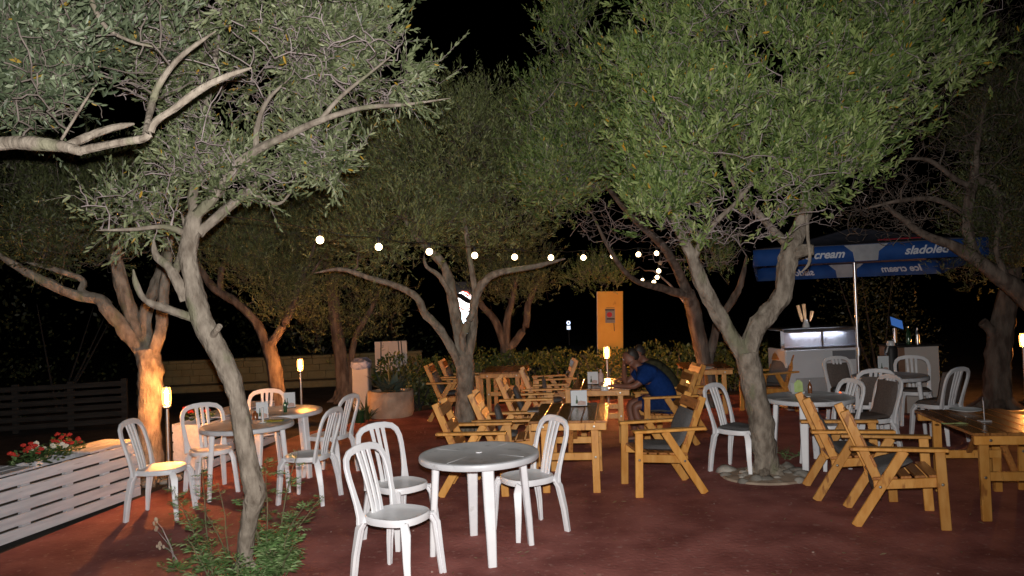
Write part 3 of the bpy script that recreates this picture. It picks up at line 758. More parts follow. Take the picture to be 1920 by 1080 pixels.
def olive(label, limbs, ells, n2, n3, shoots, per=12, size=.06, leaf='leaf_green', bark='bark', twig='twig', seed=1, leaf_ells=None, shell=.45, clump=.10, base_index=0, leaf_w=.2, group='olive trees on the terrace', upb=.85, r2=.014, void=-.12, hang=False, hexa=False, r3=.0024, slen=(.12, .28)):
    rs = np.random.default_rng(seed)
    first = [P(*q[:3]) for q in limbs[0]]
    base = first[0]; base = Vector((base.x, base.y, 0))
    t = thing('olive_tree', label, 'tree', base, 0, group); off = np.array(base)
    nodes, nr = [], []
    for li, lb in enumerate(limbs):
        pts = [P(*q[:3]) - base for q in lb]; rr = [q[3] * q[2] / FPX for q in lb]
        if li == 0: pts[0].z = -.03
        sp, sr = spline(pts, rr)
        if li and len(lb) > 3: sr[-1] *= .35; sr[-2] *= .6; sr[-3] *= .8
        mb = MB(); mb.tube(sp, sr, 14 if li == 0 else 9, True, .20 if max(rr) > .03 else .12)
        if li == 0 and not hang:                                  # root flare
            for k in range(6):
                an = k * 1.05 + rs.uniform(-.2, .2); r = sr[0]
                mb.tube([sp[2] + Vector((math.cos(an), math.sin(an), 0)) * r * .5, sp[0] + Vector((math.cos(an) * r * 1.15, math.sin(an) * r * 1.15, .05)), sp[0] + Vector((math.cos(an) * r * 2.0, math.sin(an) * r * 2.0, 0))], [r * .45, r * .38, r * .12], 7, True, .15)
        mb.build('trunk' if li == 0 else 'limb', M[bark], t, True)
        for p, r in list(zip(sp, sr))[(len(sp) // 2 if li == 0 else 2):]:
            nodes.append(np.array(p)); nr.append(r)
    W_ = np.array([e[2] * e[1][0] * e[1][2] for e in ells]); W_ = W_ / W_.sum()
    def sample(n, es, ww, shell_):
        out = []; nrm = []
        while len(out) < n:
            c, r, _ = es[rs.choice(len(es), p=ww)]
            d = rs.normal(size=3); d /= np.linalg.norm(d); rad = (shell_ + (1 - shell_) * rs.random()) if shell_ > 0 else rs.random() ** (1 / 3)
            p = c + d * rad * r - off
            nz = noise.noise(Vector(p * 1.9 + seed * 3.1))
            if nz < void and shell_ > 0: continue
            out.append(p); nrm.append(d)
        return np.array(out), np.array(nrm)
    paths2, paths3 = [], []
    cap = len(nodes) + 6 * (n2 + n3) + 10
    A = np.zeros((cap, 3)); R = np.zeros(cap); na = len(nodes); A[:na] = nodes; R[:na] = nr
    def connect(targets, store, r0, r1, maxr, addn, bend):
        nonlocal na
        order = np.argsort([np.min(np.sum((A[:na] - p) ** 2, 1)) for p in targets])
        for oi in order:
            p = targets[oi]
            dz = A[:na, 2] - p[2]
            d2 = np.linalg.norm(A[:na] - p, axis=1) + np.maximum(0, dz) * .5
            i = int(np.argmin(d2)); q = A[i]; L = np.linalg.norm(p - q)
            c = q * .45 + p * .55 + rs.normal(0, .12 * L + 1e-4, 3) + np.array([0, 0, bend * L])
            k = 6 if L > .35 else 4
            ts = np.linspace(0, 1, k)[:, None]
            pts = (1 - ts) ** 2 * q + 2 * ts * (1 - ts) * c + ts ** 2 * p
            pts[1:-1] += rs.normal(0, .03 * L, (k - 2, 3))
            ra = min(maxr, R[i] * .75, r0 * (.6 + .7 * L)); rad = np.linspace(max(ra, r1), r1, k)
            store.append((pts, rad))
            if addn: A[na:na + k - 1] = pts[1:]; R[na:na + k - 1] = rad[1:]; na += k - 1
    t2, _ = sample(n2, ells, W_, 0); connect(t2, paths2, r2, .004, r2 * 1.6, True, .10)
    t3, n3d = sample(n3, ells, W_, shell); connect(t3, paths3, .0065, r3, .008, True, .06)
    tubes_np(paths2, 'branches', M[twig], t, 6)
    es = leaf_ells or ells
    if shoots:
        Wl = np.array([e[2] * e[1][0] * e[1][2] for e in es]); Wl = Wl / Wl.sum()
        cs, nd = sample(shoots // 7, es, Wl, shell)
        # a twig towards every clump of shoots
        connect(cs, paths3, .004, .0015, .005, False, .05)
        rep = 7
        b = np.repeat(cs, rep, 0) + rs.normal(0, clump, (len(cs) * rep, 3)); nd = np.repeat(nd, rep, 0)
        dirs = nd * .6 + rs.normal(0, .36, b.shape) + np.array([0, 0, upb]); dirs /= np.linalg.norm(dirs, axis=1)[:, None]
        lens = rs.uniform(slen[0], slen[1], len(b))
        for k in range(len(b)):
            c = cs[k // rep]; p3 = b[k] + dirs[k] * lens[k]
            if k % 2 == 0: paths3.append((np.array([c * .6 + b[k] * .4, b[k], p3]), np.array([.0024, .002, .0008])))
        leaves_np(b, dirs, lens, rs, per, size, M[leaf], t, leaf_w, hexa=hexa)
    tubes_np(paths3, 'twigs', M[twig], t, 3)
    return t

# the leaning tree on the left
d = 5.35
T1 = olive('slender leaning olive tree rising from green weeds at the front left', [
    [(458, 1072, d, 16), (463, 1000, d, 14.5), (474, 945, d, 18), (478, 915, d, 20.5), (464, 860, d, 17.5), (453, 790, d, 17), (436, 715, d, 17.5), (405, 650, d, 18.5), (378, 600, d, 19), (365, 545, d, 18), (353, 480, d, 16), (360, 425, d, 15.5), (366, 398, d, 14)],
    [(364, 408, d, 11), (400, 368, d - .05, 10.5), (440, 315, d - .1, 10), (480, 282, d - .1, 9), (530, 258, d - .15, 7), (600, 226, d - .2, 6), (680, 202, d - .2, 4.5), (760, 196, d - .2, 3), (845, 184, d - .2, 1.5)],
    [(372, 438, d, 10), (420, 396, d + .1, 9), (465, 362, d + .2, 7.5), (500, 330, d + .3, 6), (548, 312, d + .4, 3)],
    [(362, 402, d, 10), (364, 320, d + .1, 8.5), (378, 250, d + .1, 8), (388, 195, d + .15, 7), (405, 100, d + .2, 5), (425, -20, d + .2, 3)],
    [(350, 560, d, 12), (330, 522, d - .05, 10), (316, 500, d - .05, 8), (292, 478, d - .05, 7), (288, 450, d - .05, 4)],
    [(326, 515, d - .05, 8), (340, 480, d + .05, 7), (350, 440, d + .05, 5), (340, 400, d + .1, 3)],
    [(362, 596, d, 8), (322, 582, d - .1, 7.5), (275, 564, d - .2, 6.5), (256, 535, d - .2, 5.5), (250, 505, d - .2, 3)],
    [(396, 634, d - .03, 7), (404, 622, d - .08, 6), (412, 611, d - .12, 5.5)],
    [(352, 440, d, 7), (310, 425, d - .1, 5), (250, 430, d - .2, 3.5), (180, 432, d - .3, 2)],
    [(480, 282, d - .1, 6), (482, 240, d - .1, 5), (500, 190, d - .1, 4), (540, 150, d - .1, 2)],
    [(600, 226, d - .2, 5), (640, 180, d - .2, 4), (690, 140, d - .2, 2.5), (740, 100, d - .2, 1.5)],
    [(480, 365, d + .2, 4), (520, 382, d + .2, 3), (545, 360, d + .2, 2), (556, 330, d + .2, 1.2)],
    ], [ell(590, 95, 5.4, 190, 120, .9, 1.2), ell(400, 120, 5.4, 200, 150, 1.1), ell(420, 310, 5.4, 150, 80, .7), ell(700, 130, 5.2, 85, 65, .6), ell(250, 385, 5.3, 90, 55, .5), ell(600, 270, 5.4, 80, 60, .5, .8), ell(500, -20, 5.0, 180, 60, .9)],
    380, 3300, 2900, 14, .062, 'leaf_grey', 'bark', 'twig', 1, shell=.2, clump=.075, leaf_w=.27, void=.09, hexa=True, r3=.003, upb=.3,
    leaf_ells=[ell(580, 80, 5.4, 150, 90, .9, .9), ell(400, 130, 5.5, 180, 130, 1.0, .8), ell(420, 330, 5.5, 130, 70, .6, .7), ell(745, 135, 5.2, 52, 52, .45, 1.5), ell(700, 90, 5.2, 60, 80, .5, 1.0), ell(250, 385, 5.3, 100, 55, .5, .8), ell(620, 290, 5.4, 70, 50, .5, .9), ell(500, -25, 4.9, 170, 60, .9, 1.4)])

def knot(tree, px, py, d, r):
    c = P(px, py, d) - Vector(tree.location); vs = []; fs = []; n = 14; m = 6
    for i in range(n):
        a = 2 * math.pi * i / n
        for j in range(m):
            b = 2 * math.pi * j / m; q = r + .32 * r * math.cos(b)
            v = Vector((q * math.cos(a) * .8, -.3 * r * math.sin(b), q * math.sin(a) * 1.2)); v *= 1 + .18 * noise.noise(v * 40); vs.append(c + v)
    for i in range(n):
        for j in range(m): fs.append((i * m + j, i * m + (j + 1) % m, (i + 1) % n * m + (j + 1) % m, (i + 1) % n * m + j))
    k = MB().add(vs, fs); return k.build('knot', M['bark_dark'], tree, True)
knot(T1, 466, 928, 5.30, .026); knot(T1, 484, 916, 5.30, .02); knot(T1, 372, 610, 5.29, .018)
# the close branch from a tree just outside the frame on the left
d = 3.6
olive('close olive branch with large pale leaves reaching in from the left edge', [
    [(-330, 1300, d, 40), (-330, 900, d, 34), (-280, 600, d, 30), (-200, 380, d, 26), (-100, 282, d, 17), (0, 270, d, 13), (60, 268, d, 12.5), (115, 274, d, 12), (152, 284, d, 9)],
    [(148, 283, d, 8), (230, 266, d, 7.5), (275, 257, d, 7), (292, 228, d, 6.5), (332, 200, d, 6.5), (372, 170, d, 6.5), (420, 145, d, 6), (472, 127, d, 4)],
    [(125, 274, d, 8), (170, 254, d + .1, 8), (210, 240, d + .15, 7), (252, 232, d + .2, 5)],
    [(270, 258, d, 4), (285, 195, d + .3, 7), (300, 155, d + .3, 6), (340, 105, d + .3, 5), (405, 58, d + .3, 3)],
    [(-100, 282, d, 9), (-20, 160, d + .3, 7), (60, 60, d + .5, 5), (160, -30, d + .6, 3)],
    [(148, -60, d + .2, 6), (190, 40, d + .3, 4.5), (240, 75, d + .3, 3), (300, 90, d + .3, 2)],
    [(115, 262, d, 3), (150, 205, d - .05, 2.4), (175, 165, d - .1, 1.5)],
    ], [ell(90, 80, 3.8, 170, 140, .6, 1.2), ell(250, 60, 4.0, 150, 110, .5, .8), ell(60, 200, 3.8, 130, 60, .4), ell(-60, 60, 3.8, 120, 150, .6)],
    120, 620, 1350, 13, .062, 'leaf_near', 'bark', 'twig_dark', 2, shell=.2, clump=.06, leaf_w=.3, hexa=True, void=.0, group='olive trees on the terrace', upb=.6, hang=False, r2=.008,
    leaf_ells=[ell(70, 100, 3.9, 165, 130, .6, 1.3), ell(210, 50, 4.1, 130, 90, .5, .9), ell(190, 190, 3.9, 90, 35, .3, .7), ell(-60, 100, 3.8, 120, 130, .6)])

# the lamp-lit tree on the left
d = 8.45
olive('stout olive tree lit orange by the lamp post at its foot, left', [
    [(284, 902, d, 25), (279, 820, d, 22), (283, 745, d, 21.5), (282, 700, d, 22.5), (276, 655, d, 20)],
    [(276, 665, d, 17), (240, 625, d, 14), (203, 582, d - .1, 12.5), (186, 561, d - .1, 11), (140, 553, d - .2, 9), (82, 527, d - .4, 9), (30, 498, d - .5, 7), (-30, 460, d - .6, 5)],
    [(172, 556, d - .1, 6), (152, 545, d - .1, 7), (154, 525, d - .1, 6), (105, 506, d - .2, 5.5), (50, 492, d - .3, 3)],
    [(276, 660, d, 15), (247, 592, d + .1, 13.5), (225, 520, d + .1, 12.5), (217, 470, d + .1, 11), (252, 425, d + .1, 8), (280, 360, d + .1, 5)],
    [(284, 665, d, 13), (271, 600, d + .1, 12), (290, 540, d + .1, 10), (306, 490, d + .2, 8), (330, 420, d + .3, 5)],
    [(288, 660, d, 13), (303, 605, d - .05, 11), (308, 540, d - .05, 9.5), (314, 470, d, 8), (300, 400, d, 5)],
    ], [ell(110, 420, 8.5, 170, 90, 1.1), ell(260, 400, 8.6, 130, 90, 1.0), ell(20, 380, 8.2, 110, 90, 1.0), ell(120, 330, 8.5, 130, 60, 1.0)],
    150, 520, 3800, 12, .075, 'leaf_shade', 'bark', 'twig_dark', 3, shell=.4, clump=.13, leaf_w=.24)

# the big forked tree on the right
d = 7.55
olive('thick forked olive tree standing in a ring of stones, right of centre', [
    [(1438, 893, d, 27), (1434, 850, d, 22), (1428, 805, d, 23.5), (1421, 762, d, 21.5), (1408, 705, d, 22), (1400, 660, d, 22)],
    [(1402, 680, d, 17), (1372, 632, d, 15), (1337, 572, d - .05, 14), (1311, 520, d - .1, 13.5), (1296, 478, d - .15, 11), (1272, 430, d - .2, 8), (1250, 370, d - .2, 5)],
    [(1400, 685, d, 18), (1414, 625, d, 18), (1440, 588, d, 18), (1466, 553, d, 17), (1473, 510, d, 17.5), (1482, 468, d, 16.5), (1504, 415, d + .1, 14), (1512, 370, d + .1, 10), (1500, 290, d + .1, 7)],
    [(1484, 478, d, 11), (1506, 470, d - .1, 11), (1526, 468, d - .15, 9)],
    [(1512, 385, d - .2, 4), (1514, 440, d - .25, 3.6), (1518, 490, d - .3, 3), (1500, 512, d - .3, 1.5)],
    [(1300, 486, d - .15, 7), (1330, 430, d - .3, 5.5), (1380, 380, d - .4, 4), (1420, 330, d - .4, 3)],
    [(1482, 465, d, 9), (1440, 420, d + .2, 7), (1380, 350, d + .2, 5), (1340, 260, d + .2, 3)],
    [(1508, 400, d, 9), (1560, 350, d + .1, 7), (1630, 290, d + .2, 5), (1700, 200, d + .2, 3)],
    ], [ell(1480, 120, 7.4, 330, 190, 1.5, 1.1), ell(1300, 250, 7.1, 150, 130, 1.0), ell(1420, 370, 7.0, 200, 85, 1.0, 2.2), ell(1360, 420, 6.9, 150, 52, .6, 3.2), ell(1690, 80, 7.6, 140, 130, 1.1), ell(1500, -70, 7.0, 350, 90, 1.4, .8)],
    420, 2900, 7400, 14, .074, 'leaf_green', 'bark', 'twig', 4, shell=.45, clump=.10, void=.04, leaf_w=.28, hexa=True,
    leaf_ells=[ell(1480, 120, 7.4, 335, 200, 1.5, 1.3), ell(1290, 250, 7.0, 160, 120, 1.0, 1.1), ell(1440, 295, 6.9, 190, 78, 1.0), ell(1235, 385, 7.1, 60, 45, .5, 1.4), ell(1430, 415, 6.8, 40, 30, .3, .9), ell(1320, 440, 6.9, 40, 30, .3, .7), ell(1690, 80, 7.6, 150, 140, 1.1), ell(1550, 300, 7.0, 90, 70, .8), ell(1500, -70, 7.0, 370, 90, 1.4, .9), ell(1190, 120, 7.4, 70, 80, .7)])

# middle distance
d = 12.3
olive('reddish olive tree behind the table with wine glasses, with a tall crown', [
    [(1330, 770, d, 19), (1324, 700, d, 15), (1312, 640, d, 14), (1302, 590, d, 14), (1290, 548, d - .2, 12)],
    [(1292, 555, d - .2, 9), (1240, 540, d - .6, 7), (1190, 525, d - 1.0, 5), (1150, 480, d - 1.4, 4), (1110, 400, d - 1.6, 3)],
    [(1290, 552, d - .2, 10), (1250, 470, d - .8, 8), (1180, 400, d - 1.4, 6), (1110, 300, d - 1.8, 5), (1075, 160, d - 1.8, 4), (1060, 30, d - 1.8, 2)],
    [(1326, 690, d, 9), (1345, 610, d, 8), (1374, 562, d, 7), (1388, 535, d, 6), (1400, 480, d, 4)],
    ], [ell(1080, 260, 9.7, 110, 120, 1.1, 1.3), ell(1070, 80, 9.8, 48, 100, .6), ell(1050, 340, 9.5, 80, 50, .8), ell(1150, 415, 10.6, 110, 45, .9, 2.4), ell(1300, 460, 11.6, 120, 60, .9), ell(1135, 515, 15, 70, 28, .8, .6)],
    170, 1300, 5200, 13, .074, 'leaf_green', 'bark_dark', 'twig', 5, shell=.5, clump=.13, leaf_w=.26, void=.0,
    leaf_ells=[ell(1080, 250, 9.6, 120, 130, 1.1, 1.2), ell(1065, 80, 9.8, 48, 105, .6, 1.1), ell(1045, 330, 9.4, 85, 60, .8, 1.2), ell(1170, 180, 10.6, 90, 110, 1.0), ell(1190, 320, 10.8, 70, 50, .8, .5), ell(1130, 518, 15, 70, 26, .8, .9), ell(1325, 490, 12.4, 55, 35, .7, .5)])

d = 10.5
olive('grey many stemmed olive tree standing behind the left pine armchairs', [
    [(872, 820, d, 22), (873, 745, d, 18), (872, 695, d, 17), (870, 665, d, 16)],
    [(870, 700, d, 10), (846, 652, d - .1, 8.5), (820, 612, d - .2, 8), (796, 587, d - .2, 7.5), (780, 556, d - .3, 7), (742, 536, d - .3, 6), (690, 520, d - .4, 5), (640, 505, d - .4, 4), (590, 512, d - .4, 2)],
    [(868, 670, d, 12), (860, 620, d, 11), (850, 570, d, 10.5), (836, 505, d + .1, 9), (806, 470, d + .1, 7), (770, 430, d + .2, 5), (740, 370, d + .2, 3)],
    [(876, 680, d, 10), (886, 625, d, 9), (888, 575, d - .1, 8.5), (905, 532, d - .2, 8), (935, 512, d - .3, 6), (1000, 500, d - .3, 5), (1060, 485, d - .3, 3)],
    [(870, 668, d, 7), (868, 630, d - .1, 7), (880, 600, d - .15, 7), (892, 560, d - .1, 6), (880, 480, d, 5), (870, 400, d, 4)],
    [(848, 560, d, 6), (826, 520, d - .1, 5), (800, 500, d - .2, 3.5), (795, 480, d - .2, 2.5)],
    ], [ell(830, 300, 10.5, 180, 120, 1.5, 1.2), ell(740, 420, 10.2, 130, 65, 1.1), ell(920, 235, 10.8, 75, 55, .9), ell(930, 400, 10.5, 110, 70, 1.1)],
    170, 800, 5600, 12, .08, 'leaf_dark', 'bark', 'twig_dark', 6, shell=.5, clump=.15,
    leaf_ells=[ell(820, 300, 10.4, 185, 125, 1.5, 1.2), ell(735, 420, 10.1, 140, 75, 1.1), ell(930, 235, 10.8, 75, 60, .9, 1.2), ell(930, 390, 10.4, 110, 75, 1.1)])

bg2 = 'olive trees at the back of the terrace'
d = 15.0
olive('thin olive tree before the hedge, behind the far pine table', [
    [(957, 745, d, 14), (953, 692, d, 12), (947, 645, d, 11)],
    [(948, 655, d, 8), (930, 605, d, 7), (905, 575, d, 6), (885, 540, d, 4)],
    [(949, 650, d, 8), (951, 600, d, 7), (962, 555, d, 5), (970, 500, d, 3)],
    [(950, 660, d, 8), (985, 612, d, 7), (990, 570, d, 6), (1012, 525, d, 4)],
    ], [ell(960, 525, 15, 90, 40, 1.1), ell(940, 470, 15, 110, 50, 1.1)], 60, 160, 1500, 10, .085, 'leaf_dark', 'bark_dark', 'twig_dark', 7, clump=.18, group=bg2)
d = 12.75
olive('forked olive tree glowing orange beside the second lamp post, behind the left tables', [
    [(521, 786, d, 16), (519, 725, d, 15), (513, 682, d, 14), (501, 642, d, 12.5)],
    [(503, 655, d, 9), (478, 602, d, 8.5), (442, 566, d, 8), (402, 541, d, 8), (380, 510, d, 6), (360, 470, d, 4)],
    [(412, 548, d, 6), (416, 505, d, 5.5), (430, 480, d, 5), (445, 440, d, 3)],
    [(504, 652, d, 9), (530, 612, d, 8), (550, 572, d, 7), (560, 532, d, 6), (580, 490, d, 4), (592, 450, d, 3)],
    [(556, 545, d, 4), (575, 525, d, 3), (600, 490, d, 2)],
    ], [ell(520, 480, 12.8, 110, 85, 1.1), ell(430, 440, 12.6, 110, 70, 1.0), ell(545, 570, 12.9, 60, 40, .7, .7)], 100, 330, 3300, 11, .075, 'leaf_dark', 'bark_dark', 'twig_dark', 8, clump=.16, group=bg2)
d = 15.0
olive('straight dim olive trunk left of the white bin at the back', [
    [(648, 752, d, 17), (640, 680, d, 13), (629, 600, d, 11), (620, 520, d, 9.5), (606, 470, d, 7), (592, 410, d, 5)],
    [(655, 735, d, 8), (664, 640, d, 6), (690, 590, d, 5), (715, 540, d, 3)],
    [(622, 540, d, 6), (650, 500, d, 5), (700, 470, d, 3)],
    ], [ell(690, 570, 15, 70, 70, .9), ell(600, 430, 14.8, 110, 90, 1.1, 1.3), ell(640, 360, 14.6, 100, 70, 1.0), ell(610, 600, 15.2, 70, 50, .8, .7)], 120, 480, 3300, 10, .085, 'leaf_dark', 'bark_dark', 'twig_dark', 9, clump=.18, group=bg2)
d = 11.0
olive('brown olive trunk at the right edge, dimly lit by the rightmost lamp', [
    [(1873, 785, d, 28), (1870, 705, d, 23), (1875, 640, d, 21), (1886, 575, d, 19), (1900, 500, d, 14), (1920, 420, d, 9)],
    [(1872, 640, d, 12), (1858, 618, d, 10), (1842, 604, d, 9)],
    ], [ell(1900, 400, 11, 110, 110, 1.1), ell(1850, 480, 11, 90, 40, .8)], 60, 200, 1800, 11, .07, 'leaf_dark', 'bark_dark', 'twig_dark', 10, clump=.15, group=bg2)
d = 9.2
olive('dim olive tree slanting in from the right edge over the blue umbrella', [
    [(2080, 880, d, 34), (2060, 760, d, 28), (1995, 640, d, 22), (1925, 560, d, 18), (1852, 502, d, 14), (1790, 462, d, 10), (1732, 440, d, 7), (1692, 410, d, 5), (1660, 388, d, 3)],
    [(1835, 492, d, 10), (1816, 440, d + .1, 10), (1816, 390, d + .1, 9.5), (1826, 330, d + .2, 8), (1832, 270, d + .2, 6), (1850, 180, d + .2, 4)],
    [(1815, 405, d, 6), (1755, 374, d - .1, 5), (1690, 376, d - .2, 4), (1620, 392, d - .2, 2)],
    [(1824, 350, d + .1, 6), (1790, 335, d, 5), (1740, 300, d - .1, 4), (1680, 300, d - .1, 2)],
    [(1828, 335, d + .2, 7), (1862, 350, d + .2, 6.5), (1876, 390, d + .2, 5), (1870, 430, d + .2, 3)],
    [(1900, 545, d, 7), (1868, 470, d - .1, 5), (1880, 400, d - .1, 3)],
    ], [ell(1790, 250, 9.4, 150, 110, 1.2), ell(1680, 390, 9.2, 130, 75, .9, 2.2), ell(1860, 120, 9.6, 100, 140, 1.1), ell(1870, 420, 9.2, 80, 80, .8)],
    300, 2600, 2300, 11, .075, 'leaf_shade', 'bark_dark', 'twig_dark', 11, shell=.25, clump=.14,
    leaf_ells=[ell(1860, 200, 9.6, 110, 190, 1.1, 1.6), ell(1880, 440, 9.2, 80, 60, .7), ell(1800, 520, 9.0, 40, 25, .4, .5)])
# ------------------------------------------------------------------ lamp posts and string lights
def make_lamp():
    t = thing('bollard_lamp', 'lamp', 'lamp')
    MB().lathe([(.001, 0), (.085, 0), (.085, .008), (.04, .014), (.001, .014)], 20).build('base_plate', M['steel'], t, True)
    MB().lathe([(.026, .014), (.026, .79), (.001, .79)], 16).build('post', M['steel'], t, True)
    MB().lathe([(.03, .775), (.05, .79), (.05, .80), (.001, .80)], 16).build('collar', M['steel'], t, True)
    MB().lathe([(.034, .801), (.050, .82), (.056, .88), (.054, .95), (.044, .984)], 20, close=False).build('glass', M['lamp'], t, True)
    MB().lathe([(.001, .83), (.02, .83), (.022, .95), (.001, .955)], 10).build('bulb', M['filament'], t, True)
    MB().lathe([(.046, .984), (.046, .995), (.001, .998)], 16).build('cap', M['steel'], t, True)
    return t
LP = make_lamp(); lg = 'steel lamp posts with glowing glass'
def spot(px, d): p = P(px, 600, d); return Vector((p.x, p.y, 0))
for (px, d, h, w, lab) in [(308, 8.0, 1.09, .82, 'lit steel lamp post beside the stout orange lit tree, left of the tables'),
                     (560, 12.2, 1.06, .85, 'lit steel lamp post behind the second round table, near the forked orange trunk'),
                     (1135, 12.7, 1.03, .95, 'lit steel lamp post under the ochre board, behind the seated man\'s table'),
                     (1916, 11.5, 1.07, .85, 'lit lamp post cut by the right edge of the picture, beside the brown trunk')]:
    p = place(LP, 'lp', spot(px, d), 0, lab, lg); p.scale = (w, w, h)

def lightstring(label, bulbs, cable_ext, r):
    b0 = bulbs[0][0]
    t = thing('light_string', label, 'string lights', b0, 0, 'strings of round bulbs')
    loc = lambda p: p - b0
    pts = [loc(p) for p in cable_ext[0]]; up = Vector((0, 0, .11))
    for i, (p, on) in enumerate(bulbs):
        pts.append(loc(p) + up)
        if i + 1 < len(bulbs): pts.append((loc(p) + loc(bulbs[i + 1][0])) / 2 + up * .75)
    pts += [loc(p) for p in cable_ext[1]]
    sp, sr = spline(pts, [.005] * len(pts), 3)
    MB().tube(sp, sr, 5).build('cable', M['black'], t)
    proto = None
    for p, on in bulbs:
        k = MB(); k.lathe([(.012, .115), (.02, .105), (.02, .055), (.016, .045)], 10)
        sk = k.build('socket', M['black'], t, True, loc(p))
        MB().sphere((0, 0, 0), r, 14, 8).build('bulb', M['bulb'] if on else M['bulb_off'], t, True, loc(p))
    return t
px1 = [(600, 450), (710, 463), (805, 472), (890, 479), (965, 482), (1033, 483), (1094, 483), (1149, 480), (1197, 477), (1231, 475)]
b1 = [(P(x, y, 8.0 + 5.0 * i / 9), True) for i, (x, y) in enumerate(px1)]
lightstring('longer string of round white bulbs sagging across the middle between the trees', b1, ([P(392, 402, 5.35), P(480, 412, 6.5)], [P(1262, 462, 13.2), P(1296, 470, 12.2)]), .041)
px2 = [(1238, 493, 13.6), (1235, 508, 14.4), (1232, 520, 15.3), (1226, 529, 16.2), (1217, 534, 17.2), (1209, 532, 18.2), (1205, 525, 19.2)]
b2 = [(P(x, y, d), i > 0) for i, (x, y, d) in enumerate(px2)]
lightstring('short hooked string of small bulbs receding above the ochre board, first bulb dead', b2, ([P(1240, 470, 13.2)], [P(1203, 510, 20.5), P(1200, 480, 22)]), .042)

# ------------------------------------------------------------------ stone ring, planter, agave, bins
def rock(c, r, m, parent, rs, name='stone'):
    mb = MB(); mb.sphere((0, 0, 0), 1, 9, 6)
    sc = Vector((r * rs.uniform(.8, 1.4), r * rs.uniform(.7, 1.1), r * rs.uniform(.45, .75))); a = rs.uniform(0, 6.28); s = rs.uniform(0, 50)
    out = []
    for v in mb.v:
        v = Vector(v); v = v * (1 + .35 * noise.noise(v * 1.3 + Vector((s, 0, 0)))); v = Vector((v.x * sc.x, v.y * sc.y, v.z * sc.z)); v.rotate(Matrix.Rotation(a, 3, 'Z')); out.append(v)
    mb.v = [tuple(v) for v in out]
    o = mb.build(name, m, parent, False, c)
    for p in o.data.polygons: p.use_smooth = True
    return o
rs = random.Random(9)
tc = G(1436, 893)
st = thing('stone_ring', 'ring of pale rough stones set in mortar round the foot of the thick forked tree', 'stones', (tc.x, tc.y, 0))
MB().lathe([(.42, -.01), (.40, .018), (.30, .03), (.15, .035), (.001, .035)], 28, sx=1.05, sy=.9).build('mortar_bed', M['stone_warm'], st, True)
for k in range(19):
    a = k * 2 * math.pi / 19 + rs.uniform(-.2, .2); R = rs.uniform(.22, .42)
    rock((math.cos(a) * R * 1.08, math.sin(a) * R * .9, rs.uniform(.0, .022)), rs.choice((.05, .06, .075, .09, .11)), M['stone'], st, rs)
for k in range(8):
    a = rs.uniform(0, 6.28); rock((math.cos(a) * .22, math.sin(a) * .2, .03), rs.uniform(.03, .05), M['stone'], st, rs)
t2c = G(286, 902)
st2 = thing('stone_ring', 'few pale stones at the foot of the stout orange lit tree by the lamp post', 'stones', (t2c.x, t2c.y, 0))
for k in range(9):
    a = k * .7; rock((math.cos(a) * .27, math.sin(a) * .25, .02), rs.uniform(.05, .08), M['stone'], st2, rs)

pc = P(733, 760, 12.6); pc = Vector((pc.x, pc.y, 0))
pt = thing('stone_planter', 'rough round stone planter at the back holding a grey agave', 'planter', pc)
pm = MB(); nseg = 40
pm.lathe([(.36, 0), (.385, .08), (.385, .40), (.375, .425), (.33, .43), (.32, .38), (.001, .38)], nseg)
pm.v = [tuple(Vector(v) * (1 + .035 * noise.noise(Vector(v) * 5)) if abs(v[0]) + abs(v[1]) > .2 else v) for v in pm.v]
pm.build('wall', M['stone_warm'], pt, True)
MB().lathe([(.32, .385), (.2, .40), (.001, .41)], 20).build('soil', M['soil'], pt, True)
def blade(L, w, bend, name, m, parent, loc, az, el):
    n = 6; vs = []; fs = []
    for i in range(n + 1):
        t = i / n; r = w * (1 - t ** 2.2) * (.75 + .5 * math.sin(math.pi * min(1, t * 1.4)) * .6) + .001
        ang = el - bend * t * t; x = 0
        x = L * (t * math.cos(el) + .0) + L * bend * t * t * .3; z = L * t * math.sin(el) - L * bend * t * t * .35
        vs += [(x, -r, z + r * .35), (x, 0, z - r * .25), (x, r, z + r * .35), (x, 0, z + r * .12)]
    for i in range(n):
        for k in range(4): fs.append((4 * i + k, 4 * i + (k + 1) % 4, 4 * i + 4 + (k + 1) % 4, 4 * i + 4 + k))
    mb = MB().add(vs, fs); o = mb.build(name, m, parent, True, loc); o.rotation_euler = (0, 0, az); return o
ag = thing('agave_plant', 'spiky grey green agave with a tall central spear in the stone planter', 'plant', (pc.x, pc.y, .40))
for k in range(34):
    blade(rs.uniform(.34, .55), rs.uniform(.04, .056), rs.uniform(.15, .7), 'leaf', M['agave'], ag, (rs.uniform(-.12, .12), rs.uniform(-.08, .08), 0), k * 2.4 + rs.uniform(-.2, .2), rs.uniform(.35, 1.35))
blade(.80, .045, .02, 'leaf', M['agave'], ag, (-.03, .0, 0), .5, 1.55)
sp_ = P(688, 770, 12.3)
yk = thing('spiky_plant', 'dark spiky low plant on the ground left of the stone planter', 'plant', (sp_.x, sp_.y, 0))
for k in range(22):
    blade(rs.uniform(.3, .5), rs.uniform(.014, .02), rs.uniform(.1, .5), 'leaf', M['leaf_dark'], yk, (rs.uniform(-.05, .05), rs.uniform(-.05, .05), 0), k * 2.4, rs.uniform(.7, 1.45))
bn = P(680, 760, 13.6)
b = thing('waste_bin', 'white waste bin with a blue grey bag over its rim, left of the agave', 'bin', (bn.x, bn.y, 0))
MB().box((0, 0, .4), (.30, .3, .8), .02).build('body', M['greyplate'], b, True)
bm_ = MB(); bm_.lathe([(.17, .74), (.19, .78), (.185, .86), (.12, .90), (.001, .91)], 18, power=3)
